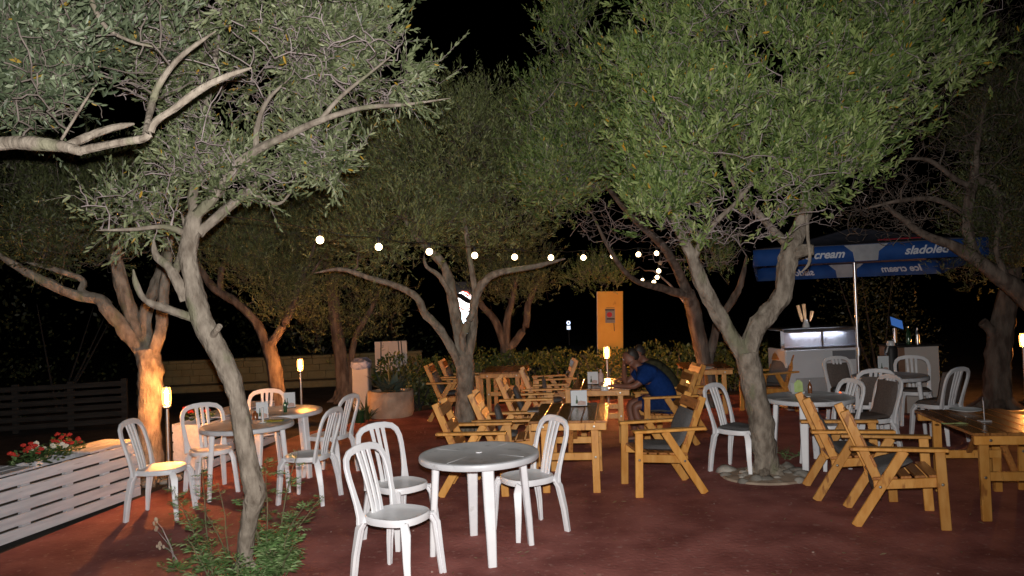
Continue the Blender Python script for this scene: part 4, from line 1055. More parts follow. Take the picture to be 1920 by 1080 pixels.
bm_.v = [tuple(Vector(v) * (1 + .07 * noise.noise(Vector(v) * 14))) for v in bm_.v]
bm_.build('bag', M['bluebag'], b, True)
bd = P(736, 745, 15.3)
b = thing('notice_board', 'pale board leaning on dark legs behind the agave', 'board', (bd.x, bd.y, 0))
MB().box((0, 0, .82), (.66, .03, .62), .006).build('panel', M['beige'], b)
for x in (-.24, .2, .27):
    MB().beam((x, -.02, 0), (x * .8, -.022, 1.14), .022, .014, (1, 0, 0)).build('strap', M['steel_dark'], b)
gb = P(674, 768, 12.0)
b = thing('plant_pot', 'small glossy black pot on the ground beside the spiky plant', 'pot', (gb.x, gb.y, 0))
MB().lathe([(.001, 0), (.075, 0), (.09, .17), (.1, .18), (.1, .2), (.088, .2), (.08, .15), (.001, .15)], 18).build('pot', M['green_glass'], b, True)
MB().lathe([(.08, .155), (.001, .16)], 12).build('soil', M['soil'], b)

# ------------------------------------------------------------------ ochre board, lit signs
ob = P(1141, 640, 15.4)
t = thing('ochre_board', 'tall ochre board with a printed notice above the hedge', 'board', (ob.x, ob.y, 0))
t.rotation_euler = (0, D(2.0), 0)
MB().box((0, 0, 1.0), (.53, .06, 1.96), .006).build('face', M['orange_board'], t)
MB().box((-.266, -.004, 1.0), (.012, .072, 1.95), .002).build('edge_trim', M['beige'], t)
def flat(name, m, parent, x0, x1, z0, z1, y): return MB().box(((x0 + x1) / 2, y, (z0 + z1) / 2), (x1 - x0, .003, z1 - z0)).build(name, m, parent)
n = flat('notice', M['print_grey'], t, -.1, .1, 1.33, 1.62, -.0325)
flat('printed_bar', M['print_dark'], n, -.105, .085, 1.585, 1.61, -.0352); flat('printed_bar', M['print_dark'], n, -.07, .09, 1.40, 1.425, -.0352)
flat('printed_bar', M['print_dark'], n, -.08, .09, 1.635, 1.645, -.0352)
e = MB(); e.lathe([(.052, -.0015), (.052, .0015)], 16); e.v = [(v[0] * 1.1, v[2], v[1]) for v in e.v]; e.build('emblem', M['print_red'], n, False, (-.015, -.0355, 1.50))
MB().beam((.075, -.034, 1.33), (.085, -.034, 1.16), .014, .003, (1, 0, 0), 0).build('drip_mark', M['print_dark'], t)

sg = P(872, 620, 24.0)
t = thing('lit_sign', 'bright lit sign, red and white oval over a pale blue panel', 'sign', (sg.x, sg.y, 0))
zz = lambda y: P(872, y, 24.0).z
MB().tube([(0, .05, 0), (0, .05, zz(610))], .06, 8).build('pole', M['steel_dark'], t)
MB().box((0, .05, zz(574)), (.72, .12, 1.6), .02).build('case', M['steel_dark'], t)
ov = MB(); ov.lathe([(.30, -.02), (.30, .02)], 28); ov.v = [(v[0], v[2], v[1] * 1.1) for v in ov.v]; ov.build('oval_face', M['sign_white'], t, False, (0, -.035, zz(566)))
ba = MB(); ba.sweep([(-.30, -.062, .16), (-.1, -.062, .13), (.1, -.062, -.02), (.29, -.062, -.12)], (0, 1, 0), [.1, .17, .17, .1], .01); ba.build('dark_band', M['print_dark'], t, False, (0, 0, zz(562)))
for pts in ([(-.26, -.064, -.12), (-.05, -.064, -.27), (.2, -.064, -.24)], [(-.05, -.064, .32), (.12, -.064, .27), (.25, -.064, .12)], [(.02, -.064, .22), (.12, -.064, .17), (.18, -.064, .1)]):
    MB().sweep(pts, (0, 1, 0), [.02, .055, .02], .008).build('red_swirl', M['sign_red'], t, False, (0, 0, zz(564)))
fc = flat('pale_face', M['sign_ice'], t, -.26, .30, zz(626), zz(586), -.03)
flat('dark_base', M['navy'], t, -.30, .33, zz(637), zz(627), -.04)
sm = P(1066, 610, 30.0)
t = thing('lit_sign', 'tiny bluish lit sign far off in the dark, left of the ochre board', 'sign', (sm.x, sm.y, 0))
MB().tube([(0, .04, 0), (0, .04, sm.z - .2)], .04, 8).build('pole', M['steel_dark'], t)
MB().box((0, .03, sm.z), (.2, .05, .42), .01).build('case', M['steel_dark'], t)
o_ = MB(); o_.lathe([(.075, -.01), (.075, .01), (.04, .01), (.04, -.01)], 16, close=False); o_.v = [(v[0], v[2], v[1]) for v in o_.v]; o_.build('ring_symbol', M['sign_small'], t, False, (0, -.01, sm.z + .1))
flat('face', M['sign_small'], t, -.07, .07, sm.z - .17, sm.z - .02, -.004)

# ------------------------------------------------------------------ ice cream freezer, umbrella, counter
fz = P(1540, 655, 11.5); fx = Vector((fz.x, fz.y, 0))
t = thing('ice_cream_freezer', 'white ice cream display freezer with a lit glass front', 'freezer', fx, D(2))
wF, dF = 1.13, .72
MB().box((0, dF / 2, .475), (wF, dF, .93), .02).build('body', M['white'], t, True)
flat('grille', M['grille'], t, .17, .53, .76, .90, -.004)
flat('panel', M['greyplate'], t, -.42, .2, .12, .50, -.003)
MB().beam((-wF / 2 - .02, -.012, .955), (wF / 2 + .02, -.012, .955), .035, .03, (0, 0, 1)).build('front_trim', M['alu'], t)
MB().box((0, dF / 2 + .05, 1.245), (wF + .02, dF - .1, .035), .006).build('top_shelf', M['steel_dark'], t)
MB().box((0, .026, 1.228), (wF + .02, .03, .05), .004).build('top_trim', M['alu'], t)
MB().box((0, dF - .03, 1.09), (wF - .02, .02, .28), .003).build('back_wall', M['greyplate'], t)
for x in (-wF / 2 - .05, wF / 2 - .2):
    MB().box((x if x < 0 else wF / 2 - .01, dF / 2, 1.09), (.012, dF - .08, .28), .003).build('side_glass', M['glass'], t)
MB().box((.03, .02, 1.09), (.03, .02, .27), .003).build('mullion', M['alu'], t)
for x0, x1 in ((-wF / 2, .012), (.048, wF / 2)):
    MB().box(((x0 + x1) / 2, .015, 1.095), (x1 - x0, .008, .27)).build('front_glass', M['frost'], t)
MB().box((-.06, .055, 1.216), (.82, .02, .014), .003).build('led_tube', M['led'], t)
for k in range(5):
    MB().box((-.42 + k * .2, .36, .965), (.17, .5, .06), .01).build('tub', M['greyplate'], t)
ch = thing('cone_holder', 'stack of wafer cones in a small holder on top of the freezer', 'cone holder', fx + Vector((-.12, .25, 1.2635)))
MB().lathe([(.001, 0), (.06, 0), (.05, .05), (.03, .10), (.028, .12), (.001, .12)], 14).build('holder', M['ceramic'], ch, True)
for x, tl, h in ((-.075, -.22, .27), (-.005, -.06, .28), (.085, .25, .17)):
    mb = MB(); mb.lathe([(.012, .09), (.022, .16), (.03, .09 + h), (.024, .09 + h), (.012, .14)], 12)
    o = mb.build('cone_stack', M['wafer'], ch, True, (x * .5, 0, 0)); o.rotation_euler = (0, tl, 0)

# square blue umbrella, its pole beside the freezer
up_ = P(1609, 640, 11.1); up_ = Vector((up_.x, up_.y, 0))
t = thing('patio_umbrella', 'large square blue umbrella with white lettering over the ice cream stand', 'umbrella', up_)
H0 = 2.12; S = 1.40; AP = 2.75; TX = D(3.4)
MB().lathe([(.001, 0), (.28, 0), (.28, .06), (.06, .08), (.001, .08)], 20).build('base', M['steel_dark'], t, True)
MB().tube([(-.015, 0, .07), (0, 0, AP - .02)], .026, 12).build('pole', M['alu'], t, True)
MB().lathe([(.04, 0), (.04, .12), (.001, .12)], 12).build('collar', M['alu'], t, True, (0, 0, .85))
rot = Matrix.Rotation(D(-19), 4, 'Z') @ Matrix.Rotation(-TX, 4, 'X')
top = Vector((0, 0, AP))
cor = [Vector((x * S, y * S, 0)) for x, y in ((-1, -1), (1, -1), (1, 1), (-1, 1))]
def W2(v): q = rot @ Vector((v.x, v.y, 0)); return Vector((q.x, q.y, q.z * 1.0 + H0 + .22 + v.z))
cv = MB(); N_ = 10
for k in range(4):
    a, b_ = cor[k], cor[(k + 1) % 4]; vs = []; fs = []
    for i in range(N_ + 1):
        u = i / N_
        for j in range(N_ + 1):
            v = j / N_; e = a.lerp(b_, v); p = W2(e); p.z -= .05 * math.sin(math.pi * v) * 0
            q = top.lerp(p, u); q.z -= .06 * math.sin(math.pi * u) * math.sin(math.pi * v)
            vs.append(q)
    for i in range(N_):
        for j in range(N_):
            c0 = i * (N_ + 1) + j; fs.append((c0, c0 + 1, c0 + N_ + 2, c0 + N_ + 1))
    cv.add(vs, fs)
can = cv.build('canopy', M['canopy_grey'], t, True)
so = can.modifiers.new('thickness', 'SOLIDIFY'); so.thickness = .003
def text(body, size, m, parent, loc, rx, rz, mirror=False):
    cu = bpy.data.curves.new('t', 'FONT'); cu.body = body; cu.size = size; cu.shear = .35; cu.align_x = 'CENTER'; cu.align_y = 'CENTER'; cu.extrude = .001; cu.offset = .004
    ob_ = bpy.data.objects.new('t', cu); COL.objects.link(ob_)
    dg = bpy.context.evaluated_depsgraph_get(); me = bpy.data.meshes.new_from_object(ob_.evaluated_get(dg))
    bpy.data.objects.remove(ob_); me.materials.clear(); me.materials.append(m)
    if mirror: me.transform(Matrix.Scale(-1, 4, (1, 0, 0)))
    o = bpy.data.objects.new('lettering', me); COL.objects.link(o); o.parent = parent; o.location = loc; o.rotation_euler = (rx, 0, rz); return o
for k in range(4):
    a, b_ = cor[k], cor[(k + 1) % 4]
    n = 24; vs = []; fs = []
    for i in range(n + 1):
        p = W2(a.lerp(b_, i / n)); w = .012 * math.sin(i / n * 9 * math.pi)
        out = ((a + b_) / 2).normalized()
        vs += [p, p + out * w + Vector((0, 0, -.11)), p + out * w * 1.5 + Vector((0, 0, -.225))]
    for i in range(n):
        for j in range(2): c0 = 3 * i + j; fs.append((c0, c0 + 3, c0 + 4, c0 + 1))
    vm = MB().add(vs, fs).build('valance', M['blue'], t, True); s_ = vm.modifiers.new('thickness', 'SOLIDIFY'); s_.thickness = .003
    MB().beam(top + Vector((0, 0, -.05)), W2(cor[k]) + Vector((0, 0, -.02)), .022, .014, (0, 0, 1)).build('rib', M['alu'], t)
    if k in (0, 2):
        def onv(u, dz, dy): p = W2(a.lerp(b_, u)); return p + Matrix.Rotation(D(-19), 3, 'Z') @ Vector((0, dy, dz))
        fy = -.03 if k == 0 else -.03
        rz_ = D(-19)
        L_ = ('Ice cream', 'sladoled') if k == 0 else ('sladoled', 'Ice cream')
        u1, u2 = (.30, .75) if k == 0 else (.76, .20)
        text(L_[0], .15, M['print_white'], vm, onv(u1, -.115, fy), math.pi / 2, rz_, k == 2)
        text(L_[1], .15, M['print_white'], vm, onv(u2, -.115, fy), math.pi / 2, rz_, k == 2)
        c = onv(.5, 0, -.024 if k == 0 else -.027)
        RU = Matrix.Rotation(D(-19), 3, 'Z'); cup = MB(); pr = [(-.26, -.005), (-.2, -.06), (-.155, -.1), (-.14, -.218), (.14, -.218), (.155, -.1), (.22, -.05), (.27, -.005)]
        cup.add([c + RU @ Vector((x, 0, z)) for x, z in pr] + [c + RU @ Vector((x, .003, z)) for x, z in pr], [tuple(range(8)), tuple(range(15, 7, -1))] + [(i, (i + 1) % 8, (i + 1) % 8 + 8, i + 8) for i in range(8)])
        cup.build('ice_cream_cup_print', M['print_grey'], vm)
        if k == 0:
            rd = MB()
            for i in range(10):
                u = .56 + i * .026
                q0, q1 = top.lerp(W2(a.lerp(b_, u)), .93), top.lerp(W2(a.lerp(b_, u + .03)), .93 + .01 * math.sin(i))
                rd.beam(q0 + Vector((0, -.012, .03)), q1 + Vector((0, -.012, .03)), .05 + .02 * math.sin(i * 1.7), .004, (0, 1, .3), 0)
            rd.build('red_print', M['print_red'], vm)

ct = P(1727, 690, 10.9); ctp = Vector((ct.x, ct.y, 0))
t = thing('counter', 'small cream fronted counter with a dark top at the right', 'counter', ctp, D(4))
MB().box((.02, .01, .48), (.52, .024, .96), .004).build('front_panel', M['beige'], t)
MB().box((-.28, .25, .48), (.11, .5, .955), .006).build('side_panel', M['terracotta'], t)
MB().box((.29, .27, .48), (.02, .46, .95), .004).build('side_panel', M['terracotta'], t)
MB().box((-.02, .24, .975), (.66, .56, .028), .006).build('top', M['steel_dark'], t)
mo = thing('touch_screen', 'tilted blue lit touch screen on the counter', 'screen', ctp + Vector((-.22, .22, .99)), D(20))
MB().box((0, 0, .012), (.16, .16, .022), .005).build('base', M['steel_dark'], mo)
MB().beam((0, .03, .02), (.02, .05, .24), .05, .04, (1, 0, 0)).build('stand', M['alu'], mo)
r_ = Matrix.Rotation(D(-38), 3, 'X') @ Matrix.Rotation(D(28), 3, 'Y')
MB().box((0, 0, .31), (.21, .026, .2), .006, r_).build('case', M['steel_dark'], mo)
MB().box(r_ @ Vector((0, -.0152, 0)) + Vector((0, 0, .31)), (.19, .003, .17), 0, r_).build('display', M['screen'], mo)
def bottle(loc, m, label, h=.28, r=.036, group=None, cap=None):
    t = thing('bottle', label, 'bottle', loc, 0, group)
    MB().lathe([(.001, 0), (r, 0), (r, h * .58), (r * .8, h * .68), (r * .36, h * .78), (r * .34, h * .97), (.001, h * .97)], 14).build('body', m, t, True)
    MB().lathe([(r * .38, h * .93), (r * .38, h), (.001, h)], 10).build('cap', cap or M['alu'], t, True)
    return t
def wineglass(loc, label, group, s=1.0):
    t = thing('wine_glass', label, 'glass', loc, 0, group); t.scale = (s,) * 3
    MB().lathe([(.001, 0), (.034, 0), (.032, .004), (.006, .01), (.004, .02)], 16).build('foot', M['glass'], t, True)
    MB().lathe([(.004, .018), (.0035, .09)], 10).build('stem', M['glass'], t, True)
    MB().lathe([(.004, .088), (.026, .105), (.038, .14), (.036, .175), (.031, .205)], 18, close=False).build('bowl', M['glass'], t, True)
    return t
gg = 'wine glasses and bottles on the counter'
wineglass(ctp + Vector((-.16, .06, .99)), 'wine glass on the counter below the blue screen', gg)
bottle(ctp + Vector((-.08, .16, .99)), M['green_glass'], 'green bottle on the counter behind the wine glass', .26, group=gg)
bottle(ctp + Vector((.02, .10, .99)), M['alu'], 'slim shiny bottle on the counter right of the screen', .24, .028, group=gg)
bp_ = P(1672, 690, 10.8)
t = thing('beer_dispenser', 'dark upright cylinder with a white cap standing left of the counter', 'dispenser', (bp_.x, bp_.y, 0))
MB().lathe([(.001, 0), (.11, 0), (.11, .02), (.09, .05), (.09, .95), (.06, 1.0), (.001, 1.0)], 18).build('body', M['steel_dark'], t, True)
MB().lathe([(.055, .995), (.06, 1.03), (.045, 1.07), (.001, 1.075)], 14).build('cap', M['ceramic'], t, True)
MB().beam((-.05, -.03, .99), (-.1, -.06, .9), .02, .02, (0, 1, 0)).build('nozzle', M['ceramic'], t)

# ------------------------------------------------------------------ things on the tables
TZ = .7285; WZ = .7105
def at_table(px, py, z): g = G(px, py, z); return Vector((g.x, g.y, z))
def menu(loc, rz, label, w=.11, h=.15, group='acrylic menu cards on the tables'):
    t = thing('menu_holder', label, 'menu', loc, rz, group)
    MB().box((0, 0, .005), (w + .01, .07, .008), .002).build('foot', M['glass'], t)
    MB().box((0, 0, .008 + h / 2), (w, .003, h)).build('card', M['paper'], t)
    MB().box((0, -.0045, .010 + h / 2), (w + .008, .003, h + .004)).build('front_pane', M['glass'], t)
    k = MB(); k.add([(-.022 + x * 1.0, -.0022, .03 + z) for x, z in ((-.014, 0), (.014, 0), (.012, .03), (.005, .045), (.003, .085), (-.003, .085), (-.005, .045), (-.012, .03))], [tuple(range(8))]); k.build('bottle_print', M['print_green'], t)
    k = MB(); k.add([(x, -.0023, z) for x, z in ((-.018, .014), (w * .42, .012), (w * .42, .05), (.02, .062), (-.01, .05))], [(0, 1, 2, 3, 4)]); k.build('food_print', M['print_food'], t)
    return t
menu(at_table(1086, 762, WZ), D(-8), 'upright acrylic menu on the nearest pine table of the middle row', .17, .16)
menu(at_table(1112, 721, WZ), D(-14), 'acrylic menu beside the lamp on the seated man\'s table', .14, .16)
menu(at_table(492, 786, TZ), D(12), 'pinkish menu card on the round table behind the leaning trunk', .12, .17)
menu(at_table(543, 765, TZ), D(8), 'menu card on the round table with the lamp reflection', .13, .17)
menu(at_table(1657, 697, TZ), D(-4), 'menu card on the farthest round table of the right group', .14, .2)
def napkin(loc, rz, label, m, w=.17, d=.11, n=9):
    t = thing('napkin', label, 'napkin', loc, rz); vs = []; fs = []
    for i in range(n + 1):
        for j in range(n + 1):
            x, y = (i / n - .5) * w, (j / n - .5) * d; vs.append((x, y, .004 + .012 * max(0, noise.noise(Vector((x * 22, y * 22, w * 9))))))
    for i in range(n):
        for j in range(n): a = i * (n + 1) + j; fs.append((a, a + 1, a + n + 2, a + n + 1))
    o = MB().add(vs, fs).build('cloth', m, t, True); s_ = o.modifiers.new('t', 'SOLIDIFY'); s_.thickness = .002; return t
M['napkin_yellow'] = mat('yellow_green_napkin', (.35, .4, .04), (.45, .45, .08), 20, .8)
napkin(at_table(513, 790, TZ), .2, 'yellow green napkin on the round table behind the leaning trunk', M['napkin_yellow'], .2, .14)
b = bottle(at_table(479, 787, TZ), M['brown_glass'], 'small brown ornament bottle on the round table behind the leaning trunk', .10, .03)
t = thing('candle', 'slim white candle in a dish on the round table behind the leaning trunk', 'candle', at_table(493, 792, TZ))
MB().lathe([(.001, 0), (.035, 0), (.038, .008), (.001, .008)], 14).build('dish', M['ceramic'], t, True); MB().tube([(0, 0, .008), (0, 0, .15)], .011, 10).build('stick', M['ceramic'], t, True)
bottle(at_table(535, 773, TZ), M['green_glass'], 'small green bottle by the menu card of the table with the lamp reflection', .15, .02)
t = thing('napkin_holder', 'lime napkin holder on the round table right of the thick trunk', 'napkin holder', at_table(1497, 738, TZ), .3)
MB().box((0, 0, .01), (.12, .07, .018), .004).build('base', M['ceramic'], t)
for x in (-.012, .012): MB().add([(-.055, x, .02), (.055, x, .02), (.045, x * 1.4, .12), (.01, x * 1.2, .15), (-.04, x * 1.5, .11)], [(0, 1, 2, 3, 4)]).build('napkin', M['napkin_green'], t)
MB().box((-.07, .005, .07), (.004, .06, .1), .001).build('plate', M['ceramic'], t)
bottle(at_table(1519, 737, TZ), M['brown_glass'], 'brown sauce bottle beside the lime napkin holder', .14, .022)
t = thing('lantern', 'small dark lantern with a red glow hanging beside the chair before the freezer', 'lantern', seat_at(1566, 742) + Vector((0, 0, 0)))
MB().lathe([(.001, 0), (.09, 0), (.09, .02), (.015, .03), (.015, .42), (.001, .42)], 12).build('stand', M['steel_dark'], t, True)
MB().lathe([(.03, .42), (.055, .45), (.055, .53), (.03, .56)], 14).build('cage', M['steel_dark'], t, True)
MB().sphere((.045, -.04, .475), .022, 8, 5).build('glow', M['redglow'], t, True)

# pine table at the right edge
def plate(loc, r, label):
    t = thing('plate', label, 'plate', loc)
    MB().lathe([(.001, 0), (r * .55, 0), (r * .6, .004), (r, .022), (r, .026), (r * .6, .009), (.001, .007)], 36).build('dish', M['ceramic'], t, True); return t
plate(at_table(1811, 772, WZ), .13, 'white plate on the pine table at the right edge')
napkin(at_table(1790, 795, WZ), D(-10), 'narrow lime napkin lying on the pine table at the right edge', M['napkin_green'], .19, .045)
wineglass(at_table(1757, 796, WZ), 'clear glass standing on the corner of the pine table at the right edge', 'wine glasses on the pine tables', .55)
t = thing('table_stand', 'thin metal number stand on the pine table at the right edge', 'stand', at_table(1846, 790, WZ))
MB().box((0, 0, .005), (.09, .06, .009), .002).build('base', M['greyplate'], t); MB().tube([(0, 0, .009), (-.002, 0, .17)], .006, 8).build('rod', M['alu'], t); MB().box((-.003, 0, .17), (.012, .006, .06), .002).build('clip', M['alu'], t)
# pine table with glasses
wgg = 'wine glasses on the pine tables'
for px, py, lab in ((1294, 694, 'wine glass at the left corner of the far laid pine table'), (1303, 690, 'second wine glass from the left corner of the far laid pine table'), (1336, 688, 'wine glass right of the plate on the far laid pine table'), (1347, 686, 'rightmost wine glass on the far laid pine table')):
    wineglass(at_table(px, py, WZ), lab, wgg, 1.15)
plate(at_table(1323, 692, WZ), .13, 'plate on the far laid pine table')
# the man's table
t = thing('candle_lantern', 'small lit candle holder on the seated man\'s table', 'candle', at_table(1134, 732, WZ))
MB().lathe([(.001, 0), (.05, 0), (.052, .01), (.045, .05), (.04, .055), (.04, .02), (.001, .02)], 16).build('bowl', M['ceramic'], t, True)
MB().lathe([(.001, .02), (.03, .02), (.03, .045), (.001, .045)], 12).build('wax', M['ceramic'], t, True)
MB().sphere((0, 0, .062), .011, 8, 5, 1.6).build('flame', M['candle'], t, True)
napkin(at_table(1124, 727, WZ), .4, 'crumpled pale napkin beside the candle on the seated man\'s table', M['paper'], .14, .12)
wineglass(at_table(1143, 722, WZ), 'wine glass in front of the seated man', wgg, 1.0)
bottle(at_table(1127, 716, WZ), M['print_food'], 'pale pinkish bottle behind the menu on the seated man\'s table', .17, .04)
napkin(at_table(1000, 772, WZ), .8, 'crumpled white napkin at the left corner of the nearest middle pine table', M['paper'], .09, .08)

# ------------------------------------------------------------------ people
def skin_mesh(name, verts, edges, root, m, parent, sub=2):
    me = bpy.data.meshes.new(name); me.from_pydata([v[:3] for v in verts], edges, [])
    o = bpy.data.objects.new(name, me); COL.objects.link(o)
    o.modifiers.new('s', 'SKIN'); 
    for i, v in enumerate(verts):
        sv = me.skin_vertices[0].data[i]; r = v[3]; sv.radius = r if isinstance(r, tuple) else (r, r); sv.use_root = (i == root)
    ss = o.modifiers.new('u', 'SUBSURF'); ss.levels = sub; ss.render_levels = sub
    dg = bpy.context.evaluated_depsgraph_get(); me2 = bpy.data.meshes.new_from_object(o.evaluated_get(dg)); bpy.data.objects.remove(o)
    me2.name = name; me2.materials.clear(); me2.materials.append(m)
    for p in me2.polygons: p.use_smooth = True
    o2 = bpy.data.objects.new(name, me2); COL.objects.link(o2); o2.parent = parent; return o2
def fingers(V, E, hand, d, side, up):
    """five unequal bent fingers growing from hand vertex"""
    h = Vector(V[hand][:3]); d, side, up = Vector(d).normalized(), Vector(side).normalized(), Vector(up).normalized()
    for k, (off, l) in enumerate(((-.030, .068), (-.010, .08), (.010, .076), (.028, .058))):
        b0 = h + d * .045 + side * off; p1 = b0 + d * l * .5 - up * .008; p2 = p1 + d * l * .4 - up * .03
        i = len(V); V += [(*b0, .011), (*p1, .0095), (*p2, .008)]; E += [(hand, i), (i, i + 1), (i + 1, i + 2)]
    b0 = h - side * .035 + d * .01; p1 = b0 + d * .03 - side * .02; p2 = p1 + d * .03 + side * .004
    i = len(V); V += [(*b0, .013), (*p1, .011), (*p2, .0085)]; E += [(hand, i), (i, i + 1), (i + 1, i + 2)]
def person(label, origin, rz, shirt, shorts, lean=0.0, scale=1.0):
    """seated, leaning forward on the elbows; local -x is where the person looks, origin under the hips"""
    t = thing('person', label, 'person', origin, rz); t.scale = (scale,) * 3
    V = [(0, 0, .53, .125), (-.03, 0, .66, (.15, .12)), (-.12, 0, .80, (.17, .125)), (-.235, 0, .925, (.165, .115)), (-.315, 0, .99, .06), (-.36, 0, 1.03, .055),
         (-.385, 0, 1.065, .08), (-.43, 0, 1.10, .092), (-.455, 0, 1.15, .088), (-.44, 0, 1.19, .06)]
    E = [(0, 1), (1, 2), (2, 3), (3, 4), (4, 5), (5, 6), (6, 7), (7, 8), (8, 9)]
    def add(*vs, frm):
        p = frm
        for v in vs: V.append(v); E.append((p, len(V) - 1)); p = len(V) - 1
        return p
    add((-.50, 0, 1.055, .020), (-.525, 0, 1.045, .012), frm=7)                                  # nose
    add((-.455, 0, 1.02, .04), frm=6)                                                                   # chin
    for s in (1, -1): add((-.405, s * .092, 1.10, .018), (-.395, s * .100, 1.115, .012), frm=7)   # ears
    n = add((-.255, -.175, .915, .062), (-.33, -.215, .83, .05), (-.425, -.22, .765, .042), (-.54, -.17, .765, .034), (-.635, -.13, .77, .028), (-.67, -.12, .775, (.024, .038)), frm=3)
    fingers(V, E, n, (-1, .3, -.05), (.3, 1, 0), (0, 0, 1))
    f = add((-.255, .175, .915, .062), (-.36, .215, .83, .05), (-.475, .2, .765, .042), (-.49, .15, .88, .036), (-.495, .10, 1.0, .028), (-.495, .08, 1.05, (.024, .036)), frm=3)
    fingers(V, E, f, (.25, -.2, 1), (0, 1, .2), (-1, 0, 0))
    add((-.05, -.105, .525, .1), (-.22, -.13, .52, .083), (-.42, -.14, .505, .064), (-.40, -.145, .40, .054), (-.34, -.145, .25, .056), (-.27, -.145, .10, .036), (-.255, -.145, .045, .04), (-.36, -.15, .03, .034), (-.42, -.15, .022, .022), frm=0)
    add((-.05, .105, .525, .1), (-.22, .13, .52, .083), (-.43, .15, .505, .064), (-.43, .15, .40, .054), (-.40, .15, .25, .056), (-.37, .15, .10, .036), (-.365, .15, .045, .04), (-.47, .155, .03, .034), (-.53, .155, .022, .022), frm=0)
    skin_mesh('body', V, E, 0, M['skin'], t)
    SV = [(.02, 0, .50, .175), (0, 0, .62, (.20, .18)), (-.07, 0, .76, (.215, .185)), (-.165, 0, .875, (.215, .17)), (-.25, 0, .95, (.175, .13)), (-.295, 0, .99, .08)]
    SE = [(0, 1), (1, 2), (2, 3), (3, 4), (4, 5)]
    for s in (1, -1):
        i = len(SV); SV += [(-.245, s * .165, .905, .13), (-.315, s * .216, .86, .085), (-.36, s * .226, .805, .074)]; SE += [(4, i), (i, i + 1), (i + 1, i + 2)]
    skin_mesh('shirt', SV, SE, 0, shirt, t)
    TV = [(0, 0, .50, .135)]; TE = []
    for s in (1, -1):
        i = len(TV); TV += [(-.05, s * .108, .515, .12), (-.22, s * .132, .51, .105), (-.37, s * .142, .50, .09)]; TE += [(0, i), (i, i + 1), (i + 1, i + 2)]
    skin_mesh('shorts', TV, TE, 0, shorts, t)
    hv = [(-.352, 0, 1.07, .07), (-.380, 0, 1.13, .088), (-.42, 0, 1.18, .09), (-.455, 0, 1.205, .072)]
    skin_mesh('hair', hv, [(0, 1), (1, 2), (2, 3)], 0, M['hair'], t)
    for s in (1, -1):
        for nm, c, r, m in (('eye', (-.512, s * .034, 1.095), .011, M['ceramic']),):
            MB().sphere(c, r, 8, 5).build(nm, m, t, True)
    MB().sweep([(-.505, -.026, 1.022), (-.513, 0, 1.02), (-.505, .026, 1.022)], (0, 0, 1), .008, .01).build('lips', M['print_food'], t)
    for sx, sy, zz_ in ((-.34, -.148, 0), (-.45, .153, 0)):
        MB().lathe([(.001, 0), (.05, 0), (.052, .02), (.04, .028), (.001, .028)], 14, sx=2.3, sy=.9).build('shoe', M['print_dark'], t, True, (sx, sy, zz_))
    return t
person('man in a blue t-shirt and dark shorts leaning on the table, head on hand', (1.87, 9.45, 0), 0, M['blue_shirt'], M['navy'], scale=.97)
person('dark haired person in dark clothes sitting behind the man in the blue t-shirt, mostly hidden', (2.10, 10.25, -.02), 0, M['dark_cloth'], M['dark_cloth'], scale=.98)

# ------------------------------------------------------------------ weeds at the foot of the leaning tree
def weed(px, py, h, nl, lean, label, size=.06, dry=False, stems=1, seed=0):
    rs_ = random.Random(seed); g = G(px, py)
    t = thing('weed_plant', label, 'weed', (g.x, g.y, 0), 0, 'weeds at the foot of the leaning tree')
    vs, fs, tone = [], [], []
    for s in range(stems):
        a = rs_.uniform(0, 6.28); ln = Vector((lean + math.cos(a) * .16 * (s > 0), math.sin(a) * .16 * (s > 0), 0)); hh = h * (1 if s == 0 else rs_.uniform(.4, .8))
        pts = [Vector((math.cos(a) * .02, math.sin(a) * .02, -.01)) + ln * (k / 5) ** 1.6 + Vector((rs_.uniform(-.01, .01), 0, hh * k / 5)) for k in range(6)]
        MB().tube(pts, [.006, .005, .0045, .004, .003, .0015], 5).build('stem', M['twig'] if dry else M['weedstem'], t)
        for i in range(nl):
            u = rs_.uniform(.12, 1.0) ** .8; k = min(4, int(u * 5)); c = pts[k].lerp(pts[k + 1], u * 5 - k)
            b_ = i * 2.4 + rs_.uniform(-.4, .4); d_ = Vector((math.cos(b_), math.sin(b_), rs_.uniform(-.1, .7))).normalized()
            # each leaf is pinnate: a short rib with leaflets
            L_ = size * rs_.uniform(.7, 1.5) * (1.25 - .5 * u); w = d_.cross(Vector((0, 0, 1))).normalized()
            for q in range(3):
                for sg in (1, -1):
                    p0 = c + d_ * L_ * (q / 3 + .15); e = (d_ * .9 + w * sg * .8).normalized(); l2 = L_ * .62 * (1.1 - q * .2)
                    nn = Vector((0, 0, -.15 * l2))
                    k2 = len(vs); vs += [p0, p0 + e * l2 * .5 + d_ * l2 * .2, p0 + e * l2 + nn, p0 + e * l2 * .5 - d_ * l2 * .2]; fs.append((k2, k2 + 1, k2 + 2, k2 + 3))
                    tone += [rs_.random()] * 4
        if dry:
            for k in range(7):
                c = pts[-1] + Vector((rs_.uniform(-.02, .02), rs_.uniform(-.02, .02), rs_.uniform(-.03, .02))); MB().sphere(c, rs_.uniform(.006, .011), 6, 4, 1.5).build('seed_head', M['stone_warm'], t, True)
    if vs:
        leaf_object('foliage', vs, fs, tone, M['leaf_weed'], t)
    return t
M['weedstem'] = mat('weed_stem', (.10, .11, .05), (.17, .13, .08), 8, .8)
weed(386, 1062, .80, 36, -.03, 'tall narrow weed with feathery leaves left of the leaning trunk', .075, stems=2, seed=1)
weed(428, 1060, .62, 12, -.08, 'bare brown weed stalk just left of the leaning trunk', .045, stems=2, seed=2)
weed(500, 1056, .74, 26, .02, 'leafy weed close against the right side of the leaning trunk', .085, stems=4, seed=3)
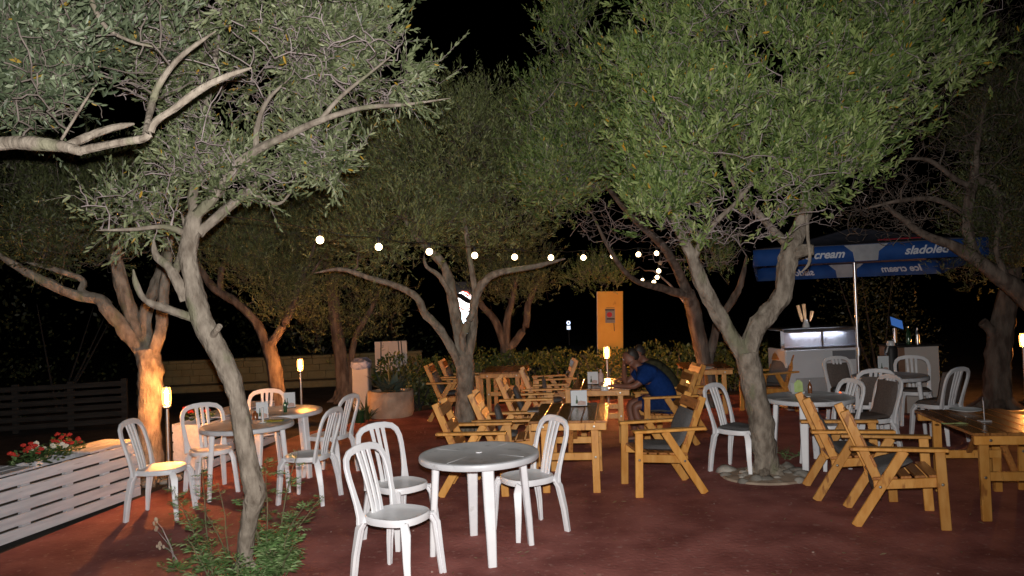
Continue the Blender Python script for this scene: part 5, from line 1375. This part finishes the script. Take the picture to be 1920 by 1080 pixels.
weed(522, 1062, .85, 22, .16, 'tallest weed leaning right with drooping top leaves', .085, stems=3, seed=4)
weed(330, 1050, .32, 5, -.12, 'dry weed with pale seed heads, farthest left at the foot of the leaning tree', .03, dry=True, stems=3, seed=5)
weed(392, 1088, .32, 18, -.15, 'low bushy weed with spreading leaves in front on the left', .09, stems=5, seed=6)
weed(448, 1112, .24, 16, 0, 'low dense weed in the very front of the leaning trunk', .095, stems=8, seed=7)
weed(524, 1086, .42, 18, .1, 'low dense bright green weed in front on the right', .10, stems=8, seed=8)
weed(1476, 862, .16, 12, .05, 'small dark weed sprig by the white table leg near the stone ring', .05, stems=4, seed=9)

# ------------------------------------------------------------------ fallen leaves and grit on the floor
rs = np.random.default_rng(77); vs, fs, tone = [], [], []
spots = [(-1.9, 5.4, 1.4), (2.6, 7.4, 1.6), (-.8, 10.4, 1.2), (.6, 6.0, 3.2), (3.2, 5.2, 1.8), (-2.5, 7.6, 1.3)]
for i in range(900):
    cx, cy, r = spots[rs.integers(len(spots))]; x, y = cx + rs.normal() * r, cy + rs.normal() * r
    if y < 2.5 or x < -3.3 - .1 * (6 - y) * 0: continue
    a = rs.uniform(0, 6.28); l = rs.uniform(.03, .065); w = l * rs.uniform(.18, .32); u = Vector((math.cos(a), math.sin(a), rs.uniform(-.15, .3))); v = Vector((-math.sin(a), math.cos(a), rs.uniform(-.4, .4)))
    c = Vector((x, y, .012)); k = len(vs); vs += [c - u * l / 2, c + v * w / 2, c + u * l / 2, c - v * w / 2]; fs.append((k, k + 1, k + 2, k + 3)); tone += [rs.random()] * 4
M['leaf_dry'] = leaf_mat('dry_fallen_leaf', [(0, (.13, .075, .04)), (.5, (.24, .16, .085)), (1, (.36, .28, .17))])
leaf_object('fallen_leaves', vs, fs, tone, M['leaf_dry'])
gb_ = MB()
for i in range(160):
    cx, cy, r = spots[rs.integers(len(spots))]; x, y = cx + rs.normal() * r * 1.2, cy + rs.normal() * r * 1.2
    if y < 2.5 or x < -3.3: continue
    q = rs.uniform(.004, .011); gb_.box((x, y, q * .4), (q * 1.6, q * 1.2, q), q * .25, Matrix.Rotation(rs.uniform(0, 3), 3, 'Z'))
tag(gb_.build('grit', M['grit'], None), kind='stuff')
